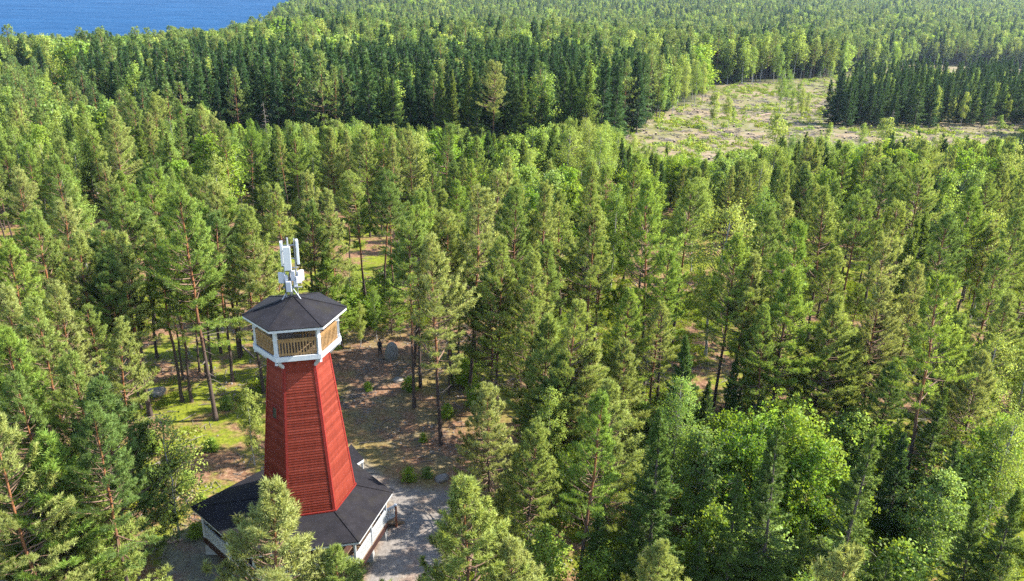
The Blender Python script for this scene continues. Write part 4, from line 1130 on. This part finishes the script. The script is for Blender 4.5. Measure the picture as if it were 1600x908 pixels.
M_LOG = plain('log_bark', (0.20, 0.13, 0.10), (0.36, 0.25, 0.20), 7, .9, stretch=(1, 1, 1))
M_CUT = plain('cut_wood', (0.42, 0.30, 0.18), (0.55, 0.42, 0.28), 6, .8)
def log(u0, v0, u1, v1, r, lab):
    a, c = on_ground(u0, v0), on_ground(u1, v1)
    b = MB(); k = 6; pts = [a + (c - a) * i / (k - 1) + np.array([0, 0, r * .9 + .02 * math.sin(i * 2.1)]) for i in range(k)]
    b.tube(pts, [r * (1 - .03 * i) for i in range(k)], 10); o = b.build('log', M_LOG); tag(o, lab, 'log', 'logs lying on the forest floor')
    e = MB(); d = Vector(pts[0] - pts[1]).normalized(); e.tube([Vector(pts[0]) + d * .003, Vector(pts[0]) + d * .02], [r * .9, r * .9], 10); e.build('cut_end', M_CUT, o)
log(1263, 614, 1296, 609, .22, 'upper of the two pinkish logs lying side by side under a pine')
log(1264, 620, 1293, 616, .20, 'lower of the two pinkish logs lying side by side under a pine')
log(262, 850, 285, 844, .10, 'short pale log at the foot of the white-stemmed birch')
log(375, 538, 398, 560, .08, 'thin grey fallen stem under the left end of the viewing deck')
log(1240, 176, 1262, 172, .22, 'pale fallen log lying in the middle of the clear-cut')
log(1180, 182, 1205, 178, .20, 'pale log lying in the stony patch of the clear-cut')

# the person on the rocks
def person(u, v):
    p = on_ground(u, v)
    root = empty('person', (p[0], p[1], p[2]), 'person in black jacket and trousers standing on the rocks beside a pale boulder', 'person')
    J = {'pel': (0, 0, .95), 'wai': (0, .01, 1.12), 'che': (0, .0, 1.34), 'nec': (0, .0, 1.50), 'hd0': (0, -.02, 1.58), 'hd1': (0, -.02, 1.68), 'hd2': (0, -.01, 1.75),
         'shl': (-.18, 0, 1.43), 'ell': (-.25, .03, 1.16), 'wrl': (-.26, -.05, .92), 'hal': (-.26, -.07, .84), 'shr': (.18, 0, 1.43), 'elr': (.25, .03, 1.16), 'wrr': (.25, -.06, .92), 'har': (.25, -.08, .84),
         'hil': (-.10, 0, .90), 'knl': (-.12, -.02, .50), 'anl': (-.13, .02, .09), 'tol': (-.15, -.16, .04), 'hir': (.10, 0, .90), 'knr': (.12, -.03, .50), 'anr': (.13, .03, .09), 'tor': (.16, -.15, .04)}
    Rd = dict(pel=.15, wai=.135, che=.155, nec=.06, hd0=.075, hd1=.095, hd2=.07, shl=.075, ell=.052, wrl=.038, hal=.04, shr=.075, elr=.052, wrr=.038, har=.04, hil=.095, knl=.068, anl=.05, tol=.04, hir=.095, knr=.068, anr=.05, tor=.04)
    E_ = [('pel', 'wai'), ('wai', 'che'), ('che', 'nec'), ('nec', 'hd0'), ('hd0', 'hd1'), ('hd1', 'hd2'), ('che', 'shl'), ('shl', 'ell'), ('ell', 'wrl'), ('wrl', 'hal'), ('che', 'shr'), ('shr', 'elr'), ('elr', 'wrr'), ('wrr', 'har'),
          ('pel', 'hil'), ('hil', 'knl'), ('knl', 'anl'), ('anl', 'tol'), ('pel', 'hir'), ('hir', 'knr'), ('knr', 'anr'), ('anr', 'tor')]
    ks = list(J); V = [J[k] for k in ks]; E2 = [(ks.index(a), ks.index(b)) for a, b in E_]; RR = [Rd[k] for k in ks]
    # fingers: short chains rooted inside the palms
    for s, wr in ((-1, 'hal'), (1, 'har')):
        bx_, by_, bz_ = J[wr]
        for f, (dy, ln) in enumerate([(-.03, .075), (-.01, .09), (.01, .085), (.03, .065)]):
            a = len(V); V += [(bx_, by_ + dy, bz_ - .02), (bx_ + s * .005, by_ + dy, bz_ - .02 - ln * .55), (bx_ - s * .012, by_ + dy - .005, bz_ - .02 - ln)]
            RR += [.011, .010, .008]; E2 += [(ks.index(wr), a), (a, a + 1), (a + 1, a + 2)]
        a = len(V); V += [(bx_ - s * .01, by_ - .055, bz_ + .01), (bx_ - s * .015, by_ - .075, bz_ - .035)]; RR += [.012, .010]; E2 += [(ks.index(wr), a), (a, a + 1)]
    me = bpy.data.meshes.new('body'); me.from_pydata(V, E2, [])
    m, t, out = nt('clothed_figure'); sx = t.nodes.new('ShaderNodeSeparateXYZ'); t.links.new(objco(t), sx.inputs[0])
    c = ramp(t, mth(t, 'MULTIPLY', sx.outputs[2], .5), [(0.0, (.02, .018, .016)), (.05, (.012, .012, .015)), (.43, (.012, .012, .015)), (.46, (.010, .010, .012)), (.765, (.010, .010, .012)), (.77, (.45, .26, .19))])
    c.node.color_ramp.interpolation = 'CONSTANT'
    pb = t.nodes.new('ShaderNodeBsdfPrincipled'); pb.inputs['Roughness'].default_value = .8; t.links.new(c, pb.inputs['Base Color']); t.links.new(pb.outputs[0], out.inputs['Surface'])
    me.materials.append(m)
    o = link('body', me, root)
    sk = o.modifiers.new('skin', 'SKIN')
    for i, r_ in enumerate(RR): me.skin_vertices[0].data[i].radius = (r_, r_)
    me.skin_vertices[0].data[0].use_root = True
    sb_ = o.modifiers.new('sub', 'SUBSURF'); sb_.levels = 2; sb_.render_levels = 2
    h = blob('hair', plain('dark_hair', (.02, .013, .01), (.04, .026, .018), 20), 9, .098, .105, .085, root, 2, .05); h.location = (0, .012, 1.735)
    root.rotation_euler = (0, 0, R(150)); root.scale = (1.0, 1.0, 1.0)
person(594, 556)

# red-roofed cottage in the far forest on the left
def cottage(u, v, dist_h):
    p = on_ground(u, v, dist_h); gz = float(ground_z(p[0], p[1]))
    root = empty('cottage', (p[0], p[1], gz), 'small cottage showing its red roof between the far trees near the lake', 'cottage')
    b = MB(); b.prism([(-4, -3), (4, -3), (4, 3), (-4, 3)], -.5, 2.9); 
    b.add([(-4, -3, 2.9), (-4, 3, 2.9), (-4, 0, 4.9)], [(0, 2, 1)]); b.add([(4, -3, 2.9), (4, 3, 2.9), (4, 0, 4.9)], [(0, 1, 2)])
    wl = b.build('wall', plain('ochre_wall', (.34, .08, .05), (.42, .11, .07), 5, .8), root)
    b = MB()
    for s in (-1, 1):
        b.add([(-4.5, s * 3.6, 2.62), (4.5, s * 3.6, 2.62), (4.5, 0, 5.05), (-4.5, 0, 5.05), (-4.5, s * 3.6, 2.74), (4.5, s * 3.6, 2.74), (4.5, 0, 5.17), (-4.5, 0, 5.17)],
              [(0, 1, 2, 3), (7, 6, 5, 4), (0, 4, 5, 1), (1, 5, 6, 2), (3, 2, 6, 7), (0, 3, 7, 4)])
    rf = b.build('roof', plain('red_tin', (.46, .10, .065), (.56, .14, .09), 3, .6), root)
    b = MB(); b.beam((1.5, .5, 4.4), (1.5, .5, 6.0), .6, .6); b.build('chimney', M_CONC, rf)
    for x in (-2.4, 0, 2.4):
        b = MB(); b.beam((x, -3.03, 1.0), (x, -3.03, 2.2), 1.0, .08, upv=(0, 1, 0)); w = b.build('window', M_GLASS, root)
        f = MB()
        for s in (-1, 1): f.beam((x + s * .55, -3.06, .9), (x + s * .55, -3.06, 2.3), .1, .1); f.beam((x - .5, -3.06, 1.6 + s * .65), (x + .5, -3.06, 1.6 + s * .65), .1, .1)
        f.build('window_frame', M_WHITE, w)
    root.rotation_euler = (0, 0, R(20))
cottage(98, 121, 4.5)

# bare dead trees
def snag(u, v, h, lab, bare=.5):
    p = on_ground(u, v, h); r_ = np.random.default_rng(int(u)); g = Geo()
    P = np.column_stack([np.cumsum(r_.normal(size=8) * .06), np.cumsum(r_.normal(size=8) * .06), np.linspace(-.3, h, 8)])
    V, F = tube(P, np.linspace(.17, .02, 8), 7); g.add(V, F, 0)
    for k in range(70):
        t = r_.uniform(bare, .98); b0 = along(P, np.array([t]))[0]
        Q, _ = branch_path(b0, r_.uniform(0, 6.28), r_.uniform(-.4, .2), r_.uniform(-.5, .3), (1.05 - t) * 2.2 + .3, 4)
        V, F = tube(Q, np.linspace(.03, .008, 4), 3); g.add(V, F, 0)
        W, _ = branch_path(along(Q, np.array([.5]))[0], r_.uniform(0, 6.28), -.3, -.6, .6, 3); V, F = tube(W, np.linspace(.018, .006, 3), 3); g.add(V, F, 0)
    o = link('dead_tree', g.mesh('dead_tree', [MAT['dead_twig']])); o.location = (p[0], p[1], p[2] - h); tag(o, lab, 'dead tree')
snag(411, 158, 13, 'dead grey bare spruce standing out against the dark spruces above the tower', .15)
snag(750, 118, 17, 'tall dead pine with a pale bare stem amid the dark spruces', .55)
snag(1015, 520, 7, 'thin bare dead tree leaning among pines right of the centre', .3)
snag(1395, 172, 9, 'dead pinkish bare tree at the front of the dark spruce block', .2)

# undergrowth, clear-cut brash: nobody could count it
def tuft_mesh(name, seed, n, size, rad, hgt, mat):
    r_ = np.random.default_rng(seed); g = Geo()
    a = r_.uniform(0, 6.28, n); q = rad * np.sqrt(r_.random(n)); P = np.stack([np.cos(a) * q, np.sin(a) * q, hgt * r_.random(n) * (1 - (q / rad) ** 2 * .7)], 1)
    leaves(g, r_, P, size, 0, -.6); return g.mesh(name, [mat])
ur = np.random.default_rng(91)
def ground_scatter(n, umin, umax, vmin, vmax, test):
    out = []
    xs = ur.uniform(-90, 90, n * 3); ys = ur.uniform(30, 150, n * 3)
    U, Vv, _ = project(xs, ys, ground_z(xs, ys))
    k = (U > umin) & (U < umax) & (Vv > vmin) & (Vv < vmax) & test(xs, ys, U, Vv)
    return np.stack([xs[k], ys[k], ground_z(xs[k], ys[k])], 1)
def lush(x, y, U, Vv):
    f = wob(x, y, 14, 5) + wob(x, y, 5, 9) * .6 + np.where(U > 900, .25, 0) + np.where(in_poly(U, Vv, [(190, 560), (420, 560), (420, 930), (60, 930)]), .35, 0)
    return (f > .28) & ~in_poly(U, Vv, GLADE) & ~in_poly(U, Vv, YARD) & (np.hypot(x - TX, y - TY) > 6.5)
P = ground_scatter(16000, -200, 1800, 380, 1400, lush)
v_ = ur.integers(0, 3, len(P)); rot = np.zeros((len(P), 3)); rot[:, 2] = ur.uniform(0, 6.28, len(P)); sc1 = ur.uniform(.6, 1.5, len(P))
instance_stuff('blueberry_undergrowth', [tuft_mesh(f'undergrowth_tuft_{i}', 60 + i, 150, .10, .60, .42, MAT['shrub_leaf']) for i in range(3)], P, rot, np.repeat(sc1[:, None], 3, 1), v_,
               'lime green low undergrowth in patches on the forest floor', 'undergrowth')
def twigs_mesh(seed):
    r_ = np.random.default_rng(seed); g = Geo()
    for k in range(7):
        a = r_.uniform(0, 6.28); c = r_.normal(size=3) * [.8, .8, .01] + [0, 0, .03]; d = np.array([math.cos(a), math.sin(a), 0]); L = r_.uniform(.3, 1.3)
        V, F = tube(np.stack([c - d * L / 2, c + [0, 0, .02], c + d * L / 2]), np.array([.022, .018, .008]) * r_.uniform(.6, 1.5), 4); g.add(V, F, 0)
    return g.mesh('fallen_twigs', [MAT['dead_twig']])
def stones_mesh(seed):
    r_ = np.random.default_rng(seed); g = Geo()
    for k in range(5):
        c = r_.normal(size=3) * [.9, .9, 0]; s = r_.uniform(.04, .11); a = np.arange(6) / 6 * 6.283
        ring = np.column_stack([np.cos(a) * s * r_.uniform(.7, 1.2, 6), np.sin(a) * s * r_.uniform(.7, 1.2, 6), np.full(6, -.03)]) + c
        topr = (ring - c) * .6 + c + [0, 0, s * .7]
        V = np.concatenate([ring, topr]); i = np.arange(6)
        g.add(V, np.stack([i, (i + 1) % 6, 6 + (i + 1) % 6, 6 + i], 1), 0); g.add(topr, np.arange(6)[None], 0)
    return g.mesh('stones', [M_ROCK])
P = ground_scatter(6000, -100, 1700, 440, 1100, lambda x, y, U, Vv: (np.hypot(x - TX, y - TY) > 7) & ~in_poly(U, Vv, PATH) & (wob(x, y, 7, 13) > -.15))
rot = np.zeros((len(P), 3)); rot[:, 2] = ur.uniform(0, 6.28, len(P))
instance_stuff('forest_litter', [twigs_mesh(65 + i) for i in range(4)] + [stones_mesh(75 + i) for i in range(2)], P, rot, np.repeat(ur.uniform(.6, 1.5, len(P))[:, None], 3, 1), ur.integers(0, 6, len(P)),
               'fallen twigs and small stones strewn over the forest floor', 'litter')
# brash and stumps of the clear-cut
def brash_mesh(seed):
    r_ = np.random.default_rng(seed); g = Geo()
    for k in range(9):
        a = r_.uniform(0, 6.28); c = r_.normal(size=3) * [.7, .7, .05] + [0, 0, .1]; d = np.array([math.cos(a), math.sin(a), r_.normal() * .1]); L = r_.uniform(.5, 1.8)
        V, F = tube(np.stack([c - d * L / 2, c + [0, 0, .05], c + d * L / 2]), np.array([.06, .05, .02]) * r_.uniform(.6, 1.5), 4); g.add(V, F, 0)
    return g.mesh('brash', [MAT['dead_twig']])
def stump_mesh():
    b_ = Geo(); V, F = tube(np.array([[0, 0, -.1], [0, 0, .15], [0, 0, .38]]), np.array([.26, .2, .19]), 8); b_.add(V, F, 0); b_.add(np.column_stack([np.cos(np.arange(8) / 8 * 6.283) * .19, np.sin(np.arange(8) / 8 * 6.283) * .19, np.full(8, .383)]), np.arange(8)[None], 1)
    return b_.mesh('stump', [MAT['spruce_bark'], M_CUT])
xs = ur.uniform(0, 330, 60000); ys = ur.uniform(170, 470, 60000); U, Vv, _ = project(xs, ys, ground_z(xs, ys))
cc = in_poly(U, Vv, CLEARCUT) & ~in_poly(U, Vv, YOUNGSPRUCE); dens = wob(xs, ys, 30, 2)
k = cc & (ur.random(60000) < np.clip(.10 + .10 * dens, .02, .3))
P = np.stack([xs[k], ys[k], ground_z(xs[k], ys[k])], 1); n = len(P); rot = np.zeros((n, 3)); rot[:, 2] = ur.uniform(0, 6.28, n)
instance_stuff('clearcut_brash', [brash_mesh(70 + i) for i in range(4)] + [stump_mesh()], P, rot, np.repeat(ur.uniform(.7, 1.5, n)[:, None], 3, 1), ur.integers(0, 5, n), 'grey brash, stumps and branches strewn over the clear-cut', 'brash')
k = cc & (ur.random(60000) < np.clip(.12 - .16 * dens, .01, .4))
P = np.stack([xs[k], ys[k], ground_z(xs[k], ys[k])], 1); n = len(P); rot = np.zeros((n, 3)); rot[:, 2] = ur.uniform(0, 6.28, n)
instance_stuff('clearcut_grass', [tuft_mesh(f'clearcut_tuft_{i}', 80 + i, 60, .30, .9, .6, MAT['birch_leaf' if i else 'shrub_leaf']) for i in range(3)], P, rot, np.repeat(ur.uniform(.5, 1.6, n)[:, None], 3, 1), ur.integers(0, 3, n), 'green grass tufts and seedlings over the clear-cut', 'grass')

# ------------------------------------------------------------------ the air over the forest
hb = MB(); hb.prism([(-2600, -300), (2600, -300), (2600, 2500), (-2600, 2500)], -60, 45)
m, t, out = nt('haze')
pv = t.nodes.new('ShaderNodeVolumePrincipled'); pv.inputs['Density'].default_value = 0.00005; pv.inputs['Color'].default_value = (0.62, 0.76, 1.0, 1); pv.inputs['Anisotropy'].default_value = 0.3
t.links.new(pv.outputs[0], out.inputs['Volume'])
tag(hb.build('haze', m), 'thin bluish summer haze over the far forest', 'haze', kind='stuff')
